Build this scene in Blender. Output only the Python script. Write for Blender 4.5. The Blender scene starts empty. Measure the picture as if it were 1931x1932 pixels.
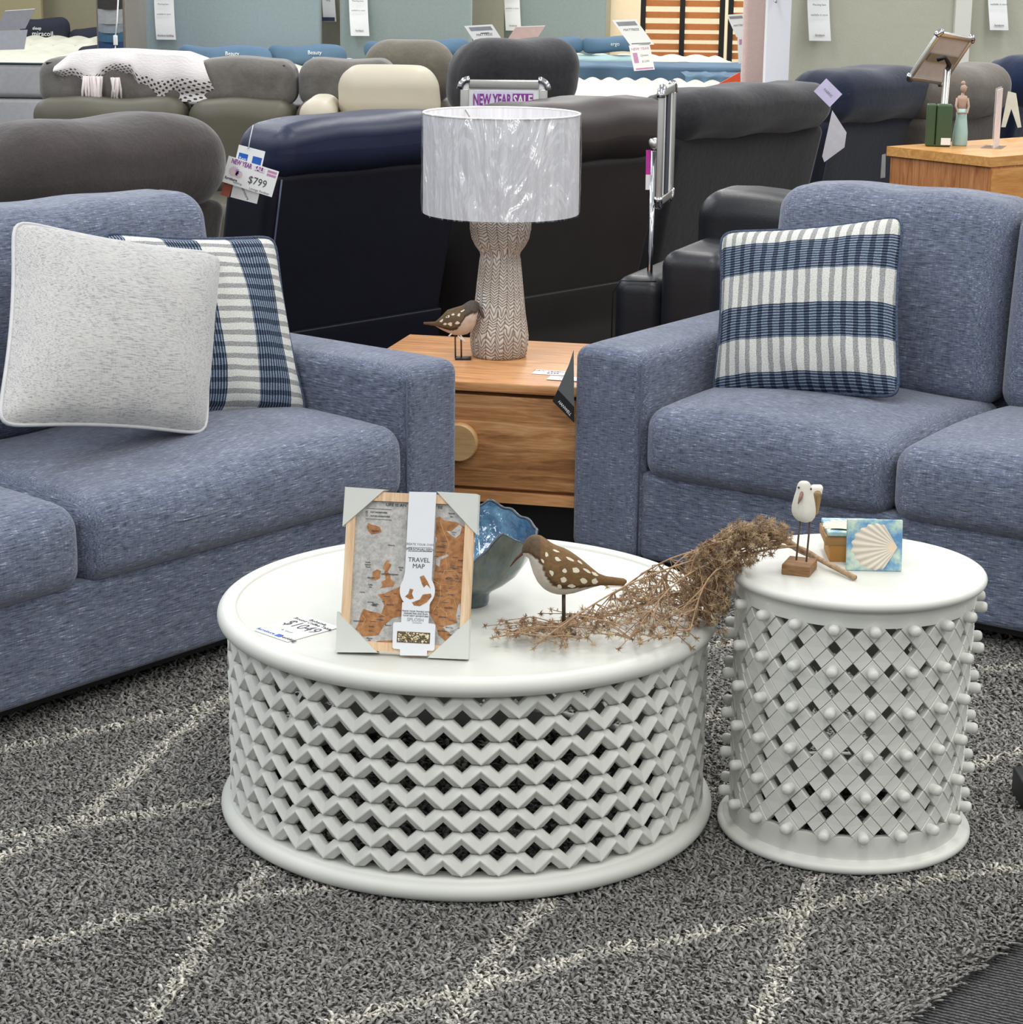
import bpy, math, random
import numpy as np
from mathutils import Matrix, Vector
random.seed(7); rng=np.random.default_rng(11)
SC=bpy.context.scene; COL=SC.collection
pi=math.pi
# ---------------------------------------------------------------- camera
FPX,PITCH,ROLL,HC=4110.,.2570,.0126,1.54
IW,IH=1931.,1932.
cp,sp=math.cos(PITCH),math.sin(PITCH); cr,sr=math.cos(ROLL),math.sin(ROLL)
CR=Vector((cr,sr*sp,sr*cp)); CU=Vector((-sr,cr*sp,cr*cp)); CF=Vector((0,cp,-sp)); CO=Vector((0,0,HC))
def ray(x,y): return CF+CR*((x-IW/2)/FPX)-CU*((y-IH/2)/FPX)
def atz(x,y,z):
    d=ray(x,y); return CO+d*((z-HC)/d.z)
def aty(x,y,Y):
    d=ray(x,y); return CO+d*(Y/d.y)
def onplane(x,y,M):
    """local (x,y) on the z=0 plane of matrix M seen at a measured point"""
    n=M.to_3x3()@Vector((0,0,1)); o=M.translation; d=ray(x,y)
    P=CO+d*((o-CO).dot(n)/d.dot(n)); q=M.inverted()@P
    return (q.x,q.y)
cam=bpy.data.cameras.new('camera'); co=bpy.data.objects.new('camera',cam); COL.objects.link(co)
R3=Matrix((CR,CU,-CF)).transposed(); co.matrix_world=Matrix.Translation(CO)@R3.to_4x4()
cam.sensor_fit='HORIZONTAL'; cam.sensor_width=36; cam.lens=36*FPX/IW; cam.clip_end=100
SC.camera=co
SC.view_settings.view_transform='Standard'; SC.view_settings.look='None'
SC.view_settings.exposure=0; SC.view_settings.gamma=1
# ---------------------------------------------------------------- frames
def frame(o,X,Y):
    X=Vector(X).normalized(); Y=Vector(Y); Y=(Y-X*Y.dot(X)).normalized(); Z=X.cross(Y)
    M=Matrix((X,Y,Z)).transposed().to_4x4(); M.translation=Vector(o); return M
def rotz(o,a): return Matrix.Translation(Vector(o))@Matrix.Rotation(a,4,'Z')
I4=Matrix.Identity(4)
def T(x,y,z): return Matrix.Translation((x,y,z))
# ---------------------------------------------------------------- mesh builder
class MB:
    def __init__(s): s.v=[]; s.f=[]; s.uv=[]; s.c=[]
    def add(s,vs,fs,M=None,uv=None,col=None):
        b=len(s.v)
        if M is not None: vs=[tuple(M@Vector(p)) for p in vs]
        s.v+= [tuple(p) for p in vs]; s.f+=[tuple(i+b for i in f) for f in fs]
        s.uv+= uv if uv else [(0,0)]*len(vs)
        s.c+= ([col]*len(vs) if (col is not None and not isinstance(col,list)) else (col if col else [(1,1,1,1)]*len(vs)))
        return s
    def box(s,x0,x1,y0,y1,z0,z1,M=None,col=None):
        v=[(x0,y0,z0),(x1,y0,z0),(x1,y1,z0),(x0,y1,z0),(x0,y0,z1),(x1,y0,z1),(x1,y1,z1),(x0,y1,z1)]
        return s.add(v,[(0,3,2,1),(4,5,6,7),(0,1,5,4),(1,2,6,5),(2,3,7,6),(3,0,4,7)],M,col=col)
    def rbox(s,x0,x1,y0,y1,z0,z1,r,n=6,seg=3,fn=None,M=None,col=None):
        c=((x0+x1)/2,(y0+y1)/2,(z0+z1)/2); h=((x1-x0)/2,(y1-y0)/2,(z1-z0)/2)
        rr=min(r,min(h)*.999)
        ax=[]
        for k in range(3):
            inn=h[k]-rr
            t=[inn+rr*math.tan(pi/4*i/seg) for i in range(seg,0,-1)]
            m=[inn*(1-2*i/n) for i in range(n+1)]
            a=t+m+[-q for q in t[::-1]]
            ax.append(a[::-1])
        idx={};vs=[];fs=[]
        N=[len(a)-1 for a in ax]
        def V(i,j,k):
            key=(i,j,k)
            if key in idx: return idx[key]
            p=(ax[0][i],ax[1][j],ax[2][k])
            q=[max(-(h[t]-rr),min(h[t]-rr,p[t])) for t in range(3)]
            d=[p[t]-q[t] for t in range(3)]; L=math.sqrt(sum(a*a for a in d)) or 1
            w=[q[t]+d[t]/L*rr+c[t] for t in range(3)]
            if fn: w=fn(*w)
            idx[key]=len(vs); vs.append(tuple(w)); return idx[key]
        for i in range(N[0]):
            for j in range(N[1]):
                fs.append((V(i,j,0),V(i,j+1,0),V(i+1,j+1,0),V(i+1,j,0)))
                fs.append((V(i,j,N[2]),V(i+1,j,N[2]),V(i+1,j+1,N[2]),V(i,j+1,N[2])))
        for i in range(N[0]):
            for k in range(N[2]):
                fs.append((V(i,0,k),V(i+1,0,k),V(i+1,0,k+1),V(i,0,k+1)))
                fs.append((V(i,N[1],k),V(i,N[1],k+1),V(i+1,N[1],k+1),V(i+1,N[1],k)))
        for j in range(N[1]):
            for k in range(N[2]):
                fs.append((V(0,j,k),V(0,j,k+1),V(0,j+1,k+1),V(0,j+1,k)))
                fs.append((V(N[0],j,k),V(N[0],j+1,k),V(N[0],j+1,k+1),V(N[0],j,k+1)))
        return s.add(vs,fs,M,col=col)
    def tube(s,pts,r,n=8,M=None,cap=True,closed=False,col=None,ry=None):
        P=[Vector(p) for p in pts]; m=len(P)
        if not hasattr(r,'__len__'): r=[r]*m
        up=None; vs=[];fs=[]
        for i in range(m):
            a=P[(i-1)%m] if (closed or i>0) else P[i]; b=P[(i+1)%m] if (closed or i<m-1) else P[i]
            t=(b-a).normalized()
            if up is None:
                up=Vector((0,0,1)) if abs(t.z)<.9 else Vector((1,0,0))
            u=(up-t*up.dot(t)).normalized(); w=t.cross(u); up=u
            for k in range(n):
                an=2*pi*k/n; vs.append(P[i]+u*(math.cos(an)*r[i])+w*(math.sin(an)*(r[i] if ry is None else ry[i])))
        mm=m if closed else m-1
        for i in range(mm):
            for k in range(n):
                a=i*n+k;b=i*n+(k+1)%n;c=((i+1)%m)*n+(k+1)%n;d=((i+1)%m)*n+k
                fs.append((a,b,c,d))
        if cap and not closed:
            fs.append(tuple(range(n))[::-1]); fs.append(tuple((m-1)*n+k for k in range(n)))
        return s.add(vs,fs,M,col=col)
    def lathe(s,prof,n=48,M=None,fn=None,closed=False,a0=0,a1=2*pi,col=None):
        vs=[];fs=[];m=len(prof)
        for i in range(n):
            a=a0+(a1-a0)*i/n
            for (r,z) in prof:
                p=(r*math.cos(a),r*math.sin(a),z)
                if fn: p=fn(p,a)
                vs.append(p)
        for i in range(n):
            j=(i+1)%n
            for k in range(m if closed else m-1):
                k2=(k+1)%m
                fs.append((i*m+k,j*m+k,j*m+k2,i*m+k2))
        return s.add(vs,fs,M,col=col)
    def disc(s,r,z,n=48,M=None,cx=0,cy=0,flip=False):
        vs=[(cx+r*math.cos(2*pi*i/n),cy+r*math.sin(2*pi*i/n),z) for i in range(n)]
        f=tuple(range(n)); return s.add(vs,[f[::-1] if flip else f],M)
    def prism(s,poly,z0,z1,M=None,col=None):
        """poly: ccw list (x,y); extruded z0..z1"""
        n=len(poly); A=sum(poly[i][0]*poly[(i+1)%n][1]-poly[(i+1)%n][0]*poly[i][1] for i in range(n))
        if A<0: poly=poly[::-1]
        vs=[(x,y,z0) for x,y in poly]+[(x,y,z1) for x,y in poly]
        fs=[tuple(range(n))[::-1],tuple(range(n,2*n))]+[(i,(i+1)%n,n+(i+1)%n,n+i) for i in range(n)]
        return s.add(vs,fs,M,col=col)
    def grid(s,nu,nv,fn,M=None,colfn=None,flip=False):
        vs=[];uv=[];cs=[]
        for j in range(nv+1):
            for i in range(nu+1):
                u,v=i/nu,j/nv; p=fn(u,v); vs.append(tuple(p)); uv.append((u,v))
                cs.append(colfn(u,v) if colfn else (1,1,1,1))
        fs=[]
        for j in range(nv):
            for i in range(nu):
                a=j*(nu+1)+i; f=(a,a+1,a+nu+2,a+nu+1); fs.append(f[::-1] if flip else f)
        return s.add(vs,fs,M,uv=uv,col=cs)
    def sphere(s,c,r,n=12,m=8,M=None,col=None,sc=(1,1,1)):
        vs=[];fs=[]
        for i in range(m+1):
            t=pi*i/m
            for k in range(n):
                a=2*pi*k/n; vs.append((c[0]+r*sc[0]*math.sin(t)*math.cos(a),c[1]+r*sc[1]*math.sin(t)*math.sin(a),c[2]+r*sc[2]*math.cos(t)))
        for i in range(m):
            for k in range(n):
                fs.append((i*n+k,(i+1)*n+k,(i+1)*n+(k+1)%n,i*n+(k+1)%n))
        return s.add(vs,fs,M,col=col)
    def build(s,name,mat,parent=None,M=None,smooth=True,label=None,auto=None):
        me=bpy.data.meshes.new(name); me.from_pydata(s.v,[],s.f)
        me.validate(); me.update()
        if smooth: me.polygons.foreach_set('use_smooth',[True]*len(me.polygons))
        if any(u!=(0,0) for u in s.uv) and len(me.vertices)==len(s.uv):
            ul=me.uv_layers.new(name='UVMap'); li=np.zeros(len(me.loops),dtype=np.int32); me.loops.foreach_get('vertex_index',li)
            ul.data.foreach_set('uv',np.array(s.uv,dtype=np.float32)[li].ravel())
        if any(c!=(1,1,1,1) for c in s.c) and len(me.vertices)==len(s.c):
            ca=me.color_attributes.new('Col','FLOAT_COLOR','POINT'); ca.data.foreach_set('color',np.array([tuple(c)+(1,) if len(c)==3 else tuple(c) for c in s.c],dtype=np.float32).ravel())
        o=bpy.data.objects.new(name,me); COL.objects.link(o)
        if mat: me.materials.append(mat)
        if parent: o.parent=parent
        if M is not None: o.matrix_local=M
        if label: o['label']=label
        if auto and smooth:
            me.set_sharp_from_angle(angle=math.radians(auto))
        return o
def tag(o,label,cat,group=None,kind=None):
    o['label']=label; o['category']=cat
    if group: o['group']=group
    if kind: o['kind']=kind
    return o
def empty(name,M,label,cat,group=None):
    o=bpy.data.objects.new(name,None); COL.objects.link(o); o.matrix_world=M; o.empty_display_size=.1
    return tag(o,label,cat,group)
def struct(o):
    o['kind']='structure'; return o
def text(body,size,M,mat,parent,name='lettering',ext=.0003,align='CENTER',sx=1.0,bold=0.0,shear=0):
    cu=bpy.data.curves.new('t','FONT'); cu.body=body; cu.size=size; cu.align_x=align; cu.align_y='CENTER'; cu.extrude=ext; cu.offset=bold; cu.shear=shear
    cu.resolution_u=2
    ob=bpy.data.objects.new('t',cu); COL.objects.link(ob); bpy.context.view_layer.update()
    dg=bpy.context.evaluated_depsgraph_get(); me=bpy.data.meshes.new_from_object(ob.evaluated_get(dg)); 
    bpy.data.objects.remove(ob); bpy.data.curves.remove(cu)
    me.name=name; me.materials.clear(); me.materials.append(mat)
    me.transform(M@Matrix.Diagonal((sx,1,1,1)))
    o=bpy.data.objects.new(name,me); COL.objects.link(o); o.parent=parent
    return o
def join_texts(objs,name='lettering'):
    """merge several lettering meshes into one part"""
    me=bpy.data.meshes.new(name); V=[];F=[];mats=[];mi=[]
    for o in objs:
        b=len(V); V+=[tuple(v.co) for v in o.data.vertices]
        m=o.data.materials[0]
        if m not in mats: mats.append(m)
        for p in o.data.polygons: F.append(tuple(i+b for i in p.vertices)); mi.append(mats.index(m))
    me.from_pydata(V,[],F)
    for m in mats: me.materials.append(m)
    me.polygons.foreach_set('material_index',mi)
    par=objs[0].parent
    for o in objs: bpy.data.objects.remove(o)
    o=bpy.data.objects.new(name,me); COL.objects.link(o); o.parent=par; return o
# ---------------------------------------------------------------- materials
def srgb(r,g,b):
    f=lambda c:(c/255/12.92 if c/255<=.04045 else ((c/255+.055)/1.055)**2.4)
    return (f(r),f(g),f(b),1)
class NT:
    def __init__(s,name):
        s.m=bpy.data.materials.new(name); s.m.use_nodes=True; s.t=s.m.node_tree; s.n=s.t.nodes; s.l=s.t.links
        s.b=s.n['Principled BSDF']; s.x=0
    def node(s,ty,**kw):
        n=s.n.new(ty)
        for k,v in kw.items():
            if k in n.inputs: n.inputs[k].default_value=v
            else: setattr(n,k,v)
        return n
    def link(s,a,b): s.l.new(a,b)
    def tc(s,which='Object',scale=(1,1,1),rot=(0,0,0),loc=(0,0,0)):
        t=s.node('ShaderNodeTexCoord'); m=s.node('ShaderNodeMapping'); s.link(t.outputs[which],m.inputs['Vector'])
        m.inputs['Scale'].default_value=scale; m.inputs['Rotation'].default_value=rot; m.inputs['Location'].default_value=loc
        return m.outputs[0]
    def noise(s,vec,scale=5,detail=2,rough=.5,dist=0):
        n=s.node('ShaderNodeTexNoise',Scale=scale,Detail=detail,Roughness=rough,Distortion=dist); s.link(vec,n.inputs['Vector']); return n.outputs['Fac']
    def ramp(s,fac,stops,interp='LINEAR'):
        r=s.node('ShaderNodeValToRGB'); r.color_ramp.interpolation=interp
        e=r.color_ramp.elements
        while len(e)<len(stops): e.new(.5)
        for i,(p,c) in enumerate(stops): e[i].position=p; e[i].color=c if len(c)==4 else (*c,1)
        s.link(fac,r.inputs[0]); return r.outputs[0]
    def mix(s,fac,a,b,mode='MIX'):
        m=s.node('ShaderNodeMix',data_type='RGBA',blend_type=mode)
        for k,v in ((0,fac),(6,a),(7,b)):
            if isinstance(v,(int,float)): m.inputs[k].default_value=v
            elif isinstance(v,(tuple,list)): m.inputs[k].default_value=v
            else: s.link(v,m.inputs[k])
        return m.outputs[2]
    def math(s,op,a,b=None,c=None,clamp=False):
        m=s.node('ShaderNodeMath',operation=op); m.use_clamp=clamp
        for k,v in enumerate((a,b,c)):
            if v is None: continue
            if isinstance(v,(int,float)): m.inputs[k].default_value=v
            else: s.link(v,m.inputs[k])
        return m.outputs[0]
    def color(s,c):
        if isinstance(c,(tuple,list)): s.b.inputs['Base Color'].default_value=c
        else: s.link(c,s.b.inputs['Base Color'])
    def bump(s,h,strength=.3,dist=.002):
        b=s.node('ShaderNodeBump',Strength=strength,Distance=dist); s.link(h,b.inputs['Height']); s.link(b.outputs[0],s.b.inputs['Normal'])
    def set(s,**kw):
        for k,v in kw.items(): s.b.inputs[k.replace('_',' ')].default_value=v
        return s.m
def plain(name,c,rough=.6,metal=0,spec=.5,var=.06,scale=30,bump=0,bd=.001):
    t=NT(name); v=t.tc()
    n=t.noise(v,scale,3)
    d=tuple(max(0,q*(1-var)) for q in c[:3])+(1,); l=tuple(min(1,q*(1+var)) for q in c[:3])+(1,)
    t.color(t.ramp(n,[(.3,d),(.7,l)]))
    if bump: t.bump(n,bump,bd)
    return t.set(Roughness=rough,Metallic=metal,Specular_IOR_Level=spec)
def linen(name,dark,mid,light,warm=None,sc=1.0):
    """woven slub fabric, streaks along the piece"""
    t=NT(name)
    tc=t.node('ShaderNodeTexCoord')
    def streak(scl,seed):
        m=t.node('ShaderNodeMapping'); t.link(tc.outputs['Object'],m.inputs['Vector']); m.inputs['Scale'].default_value=scl; m.inputs['Location'].default_value=(seed,seed*.7,seed*1.3)
        return m.outputs[0]
    a=t.noise(streak((38*sc,520*sc,520*sc),0),1,3,.6)
    b=t.noise(streak((520*sc,38*sc,520*sc),4),1,3,.6)
    sepn=t.node('ShaderNodeSeparateXYZ'); t.link(tc.outputs['Normal'],sepn.inputs[0])
    w=t.math('GREATER_THAN',t.math('ABSOLUTE',sepn.outputs[0]),.72)
    mixf=t.node('ShaderNodeMix',data_type='FLOAT'); t.link(w,mixf.inputs[0]); t.link(a,mixf.inputs[2]); t.link(b,mixf.inputs[3])
    s1=mixf.outputs[0]
    cross=t.noise(streak((300*sc,60*sc,60*sc),9),1,2)
    mot=t.noise(streak((9,9,9),2),1,3)
    s2=t.math('ADD',t.math('MULTIPLY',s1,.72),t.math('ADD',t.math('MULTIPLY',cross,.18),t.math('MULTIPLY',mot,.10)))
    c=t.ramp(s2,[(.40,dark),(.50,mid),(.57,mid),(.66,light)])
    if warm: 
        c=t.mix(t.ramp(t.noise(streak((30*sc,120*sc,120*sc),20),1,2),[(.55,(0,0,0,1)),(.8,(.35,.35,.35,1))]),c,warm)
    t.color(c); t.bump(s2,.45,.0012)
    return t.set(Roughness=.92,Specular_IOR_Level=.15,Sheen_Weight=.25,Sheen_Roughness=.5)
def leather(name,c,rough=.38,spec=.5,var=.12):
    t=NT(name); v=t.tc()
    n=t.noise(v,3,3); f=t.noise(v,260,2)
    t.color(t.ramp(n,[(.3,tuple(q*(1-var) for q in c[:3])),(.7,tuple(min(1,q*(1+var)) for q in c[:3]))]))
    t.bump(t.math('ADD',t.math('MULTIPLY',n,1.0),t.math('MULTIPLY',f,.06)),.35,.02)
    return t.set(Roughness=rough,Specular_IOR_Level=spec)
def suede(name,c,var=.3,rough=.9,scale=7):
    t=NT(name); v=t.tc()
    n=t.noise(v,scale,5,.65); f=t.noise(v,220,2)
    t.color(t.mix(.25,t.ramp(n,[(.3,tuple(q*(1-var) for q in c[:3])),(.7,tuple(min(1,q*(1+var)) for q in c[:3]))]),t.ramp(f,[(.3,tuple(q*.6 for q in c[:3])),(.7,tuple(min(1,q*1.4) for q in c[:3]))])))
    t.bump(n,.4,.02 if scale<20 else .004)
    return t.set(Roughness=rough,Specular_IOR_Level=.2,Sheen_Weight=.3)
def wood(name,c1,c2,c3,axis='X',scale=1.0,rough=.45,dist=1.5):
    t=NT(name)
    sc={'X':(1.2,14,14),'Y':(14,1.2,14),'Z':(14,14,1.2)}[axis]
    v=t.tc('Object',tuple(q*scale for q in sc))
    n=t.noise(v,1,4,.6,dist); f=t.noise(t.tc('Object',tuple(q*scale*9 for q in sc)),1,2)
    g=t.math('ADD',t.math('MULTIPLY',n,.8),t.math('MULTIPLY',f,.2))
    t.color(t.ramp(g,[(.33,c1),(.5,c2),(.66,c3)])); t.bump(g,.1,.001)
    return t.set(Roughness=rough)
def attrmat(name,rough=.7,spec=.4,noise=.1,scale=80,bump=.2):
    t=NT(name); a=t.node('ShaderNodeVertexColor',layer_name='Col')
    n=t.noise(t.tc(),scale,3)
    t.color(t.mix(1,a.outputs[0],t.ramp(n,[(.3,(1-noise,)*3),(.7,(1,)*3)]),'MULTIPLY')); 
    if bump: t.bump(n,bump,.001)
    return t.set(Roughness=rough,Specular_IOR_Level=spec)
def plaid(name,vertical_bands=False):
    """UV driven check: navy bands with white base, grey thin stripes across"""
    t=NT(name); tc=t.node('ShaderNodeTexCoord'); s=t.node('ShaderNodeSeparateXYZ'); t.link(tc.outputs['UV'],s.inputs[0])
    wob=t.noise(t.tc('UV',(14,14,14)),1,2)
    U,V=(s.outputs[0],s.outputs[1])
    if vertical_bands: U,V=V,U
    V2=t.math('ADD',V,t.math('MULTIPLY',t.math('SUBTRACT',wob,.5),.006))
    ph=t.math('FRACT',t.math('DIVIDE',t.math('ADD',V2,.085),.388))
    band=t.math('LESS_THAN',ph,.5)                # navy band
    U2=t.math('ADD',U,t.math('MULTIPLY',t.math('SUBTRACT',wob,.5),.012))
    fu=t.math('FRACT',t.math('MULTIPLY',U2,15.5))
    stripe=t.math('LESS_THAN',t.math('ABSOLUTE',t.math('SUBTRACT',fu,.5)),.21)
    rib=t.math('FRACT',t.math('MULTIPLY',V2,62)); ribm=t.math('LESS_THAN',rib,.34)
    fine=t.noise(t.tc('UV',(160,160,160)),1,2)
    white=t.ramp(fine,[(.3,srgb(180,181,176)),(.7,srgb(220,220,214))])
    grey=t.ramp(fine,[(.3,srgb(112,116,120)),(.7,srgb(172,172,168))])
    navy=t.ramp(fine,[(.3,srgb(42,52,72)),(.7,srgb(72,84,104))])
    deep=t.ramp(fine,[(.3,srgb(18,26,44)),(.7,srgb(40,50,70))])
    pale=t.ramp(fine,[(.3,srgb(118,132,148)),(.7,srgb(164,174,184))])
    base=t.mix(stripe,white,grey)
    bb=t.mix(stripe,t.mix(ribm,navy,pale),t.mix(t.math('MULTIPLY',ribm,.35),deep,pale))
    t.color(t.mix(band,base,bb)); t.bump(t.math('ADD',fine,t.math('MULTIPLY',rib,.5)),.4,.0015)
    return t.set(Roughness=.95,Specular_IOR_Level=.1)
def glass(name,alpha=.25,rough=.05,col=(1,1,1,1)):
    t=NT(name); t.color(col); return t.set(Alpha=alpha,Roughness=rough,Specular_IOR_Level=.9)
WHITE=srgb(238,238,234)
M={}
M['blue']=linen('blue_linen',srgb(64,70,84),srgb(102,110,130),srgb(174,181,196),warm=srgb(132,138,136))
M['blue_seam']=plain('blue_seam',srgb(70,76,92),.9)
M['paint']=plain('white_painted_wood',srgb(207,208,200),.42,var=.03,scale=9,bump=.05,bd=.002)
M['black']=plain('black_plastic',srgb(12,12,13),.5)
M['greylinen']=linen('pale_linen',srgb(138,138,142),srgb(182,181,178),srgb(196,195,192),warm=srgb(172,168,160))
M['plaidH']=plaid('plaid_across'); M['plaidV']=plaid('plaid_upright',True)
M['navypipe']=plain('navy_piping',srgb(62,74,96),.9,var=.6,scale=200)
M['whitepipe']=plain('pale_piping',srgb(190,190,190),.9)
M['card']=plain('white_card',srgb(236,237,236),.5,var=.015)
M['ink']=plain('dark_ink',srgb(70,72,78),.6); M['greyink']=plain('grey_ink',srgb(140,142,150),.6)
M['purple']=plain('purple_ink',srgb(140,58,150),.5); M['blueink']=plain('blue_ink',srgb(32,92,180),.5)
M['pinkink']=plain('pink_ink',srgb(196,140,180),.5)
M['chrome']=plain('chrome',srgb(200,202,205),.12,metal=1,var=.02)
M['alu']=plain('brushed_aluminium',srgb(196,196,192),.3,metal=.8,var=.03)
# ---------------------------------------------------------------- world and lights
w=bpy.data.worlds.new('world'); SC.world=w; w.use_nodes=True
w.node_tree.nodes['Background'].inputs[0].default_value=(.93,.96,1,1); w.node_tree.nodes['Background'].inputs[1].default_value=.55
def area(x,y,z,sx,sy,e,col=(1,1,1),rot=(0,0,0)):
    l=bpy.data.lights.new('ceiling_light','AREA'); l.shape='RECTANGLE'; l.size=sx; l.size_y=sy; l.energy=e; l.color=col
    o=bpy.data.objects.new('ceiling_light',l); COL.objects.link(o); o.location=(x,y,z); o.rotation_euler=rot
for i in range(-2,3):
    for j in range(0,7):
        area(i*2.6+.4,-1.0+j*3.0,3.4,.5,1.6,36,(1,.985,.95) if i>=0 else (.93,.96,1))
# ---------------------------------------------------------------- floor
t=NT('dark_striped_carpet'); v=t.tc('Object',(1,1,1),(0,0,math.radians(26)))
wv=t.node('ShaderNodeTexWave',wave_type='BANDS',bands_direction='Y',Scale=34,Distortion=2.2,Detail=2); t.link(v,wv.inputs[0]); wv.inputs['Detail Scale'].default_value=3
n=t.noise(t.tc('Object',(1,1,1)),260,3)
t.color(t.mix(1,t.ramp(wv.outputs[0],[(.35,srgb(48,48,50)),(.8,srgb(112,111,110))]),t.ramp(n,[(.3,(.35,.35,.35)),(.7,(1,1,1))]),'MULTIPLY')); t.bump(n,.6,.004); M['carpet']=t.set(Roughness=.95,Specular_IOR_Level=.1)
mb=MB(); mb.add([(-14,-3,-.022),(14,-3,-.022),(14,21,-.022),(-14,21,-.022)],[(0,1,2,3)]); struct(mb.build('floor',M['carpet'],smooth=False))
# ---------------------------------------------------------------- rug
RA=Vector((.6207,.7840)); RB=Vector((-.7840,.6207))     # along / across
ea,eb=2.72,1.385
def rug_local(p): q=Vector((p[0],p[1])); return q.dot(RA),q.dot(RB)
a0,a1,b0,b1=1.2,4.53,1.362,3.85
rugM=Matrix(((RA.x,RB.x,0,0),(RA.y,RB.y,0,0),(0,0,1,0),(0,0,0,1)))
lines_px=[
 [(-60,1792),(0,1785),(100,1772),(200,1741),(340,1708),(440,1697),(560,1682),(640,1668)],
 [(250,1960),(290,1905),(340,1850),(380,1780),(430,1712),(500,1640)],
 [(-60,1640),(0,1622),(60,1595),(150,1545),(240,1470),(330,1385),(430,1310)],
 [(-60,1600),(0,1583),(160,1550),(300,1532),(430,1505)],
 [(-40,1420),(0,1413),(150,1385),(310,1350),(425,1322)],
 [(560,1960),(620,1932),(740,1900),(900,1865),(1000,1835),(1100,1800),(1300,1768),(1500,1722),(1700,1670),(1830,1645),(1960,1632)],
 [(845,1960),(870,1890),(950,1785),(1035,1705)],
 [(1420,1960),(1452,1905),(1480,1830),(1507,1730),(1545,1645)],
 [(1800,1270),(1850,1262),(1960,1252)],
 [(1800,1462),(1830,1447),(1880,1428),(1960,1412)],
 [(1310,1360),(1345,1352),(1400,1338)],[(1320,1222),(1345,1216),(1400,1208)],[(1320,1500),(1400,1478)],
 [(600,1600),(760,1500),(900,1420),(1100,1300)],[(430,1505),(700,1440),(1000,1400),(1330,1352)]]
segs=[]
for L in lines_px:
    P=[atz(x,y,0) for x,y in L]
    for a,b in zip(P[:-1],P[1:]):
        A=(a.x,a.y);B=(b.x,b.y); segs.append((A,B))
SA=np.array([s[0] for s in segs]); SB=np.array([s[1] for s in segs])
def linedist(P):
    d=np.full(len(P),9.)
    for a,b in zip(SA,SB):
        ab=b-a; t_=np.clip(((P-a)@ab)/(ab@ab),0,1); q=a+t_[:,None]*ab
        d=np.minimum(d,np.hypot(*(P-q).T))
    return d
def tufts(pitch,mask,h,wd):
    na=int((a1-a0)/pitch); nb=int((b1-b0)/pitch)
    A,B=np.meshgrid(a0+np.arange(na)*pitch,b0+np.arange(nb)*pitch,indexing='ij')
    A=A.ravel()+rng.uniform(-.5,.5,A.size)*pitch; B=B.ravel()+rng.uniform(-.5,.5,B.size)*pitch
    X=A*RA.x+B*RB.x; Y=A*RA.y+B*RB.y
    k=mask(X,Y); X=X[k];Y=Y[k];A=A[k];B=B[k]
    edge=np.clip((B-b0)/.05,0,1)
    n=len(X)
    P=np.stack([X,Y],1); d=linedist(P)+rng.normal(0,.0025,n)
    on=d<.0165
    # clump tilt from smooth field + random
    th=rng.uniform(0,2*np.pi,n); fl=2.2*np.sin(X*9+Y*4)+1.7*np.cos(Y*11-X*5)
    th=th*.75+fl*.25
    ln=rng.uniform(.6,1.05,n)*h
    lz=rng.uniform(.35,1.15,n); dx=np.cos(th)*ln*lz; dy=np.sin(th)*ln*lz
    dy-= 0; 
    ex=(1-edge)*-RB.x*.012; ey=(1-edge)*-RB.y*.012
    z0=-.012; hz=ln*rng.uniform(.55,.95,n)*(.75+.25*edge)
    lev=[(0,0,0,.8),(.4,.62,.9,1.1),(.95,1.0,1.7,1.15)]
    rot=rng.uniform(0,2*np.pi,n)
    V=np.zeros((n,10,3),np.float32)
    for li,(q,zz,_,ws) in enumerate(lev):
        for c in range(3):
            an=rot+c*2.0944+_
            V[:,li*3+c,0]=X+dx*q+ex*q+np.cos(an)*wd*ws; V[:,li*3+c,1]=Y+dy*q+ey*q+np.sin(an)*wd*ws; V[:,li*3+c,2]=z0+hz*zz
    curl=rng.uniform(-.2,.5,n)
    V[:,9,0]=X+dx*(1.15)+curl*dy+ex; V[:,9,1]=Y+dy*1.15-curl*dx+ey; V[:,9,2]=z0+hz*rng.uniform(.75,1.1,n)
    F=[]
    for l in range(2):
        for c in range(3):
            F.append((l*3+c,l*3+(c+1)%3,(l+1)*3+(c+1)%3,(l+1)*3+c))
    Tt=[(6+c,6+(c+1)%3,9) for c in range(3)]
    base=rng.uniform(.55,1.15,n)*(.9+.12*np.sin(X*3+1)*np.cos(Y*2.3))
    g=np.stack([base*.39,base*.372,base*.338],1)
    cr_=np.stack([base*.86,base*.81,base*.70],1)
    C=np.where(on[:,None],cr_,g)
    return V,F,Tt,C
def vis(X,Y,m=.12):
    """points that the room view can reach, not deep under the sofas"""
    z=Y*cp+HC*sp; u=X/z*FPX; 
    v=IH/2-(Y*sp-HC*cp)/z*FPX
    return (np.abs(u)<IW/2*(1+m))&(v<IH*(1+m*.7))
LS_o=Vector((-.998,4.027)); 
def undersofa(X,Y):
    b=X*RB.x+Y*RB.y
    r1=b>3.38
    r2=((X-.411)*.5676+(Y-5.143)*.8233)>.12
    return r1|r2
def undertab(X,Y): return (np.hypot(X+.0755,Y-3.756)<.40)|(np.hypot(X-.605,Y-3.666)<.19)
sets=[tufts(.0062,lambda X,Y: vis(X,Y)&~undersofa(X,Y)&~undertab(X,Y)&(Y<4.2),.0165,.0030),
      tufts(.0074,lambda X,Y: vis(X,Y)&~undersofa(X,Y)&~undertab(X,Y)&(Y>=4.2),.017,.0036),
      tufts(.013,lambda X,Y: ~(vis(X,Y)&~undersofa(X,Y)&~undertab(X,Y)),.020,.0045)]
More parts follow.
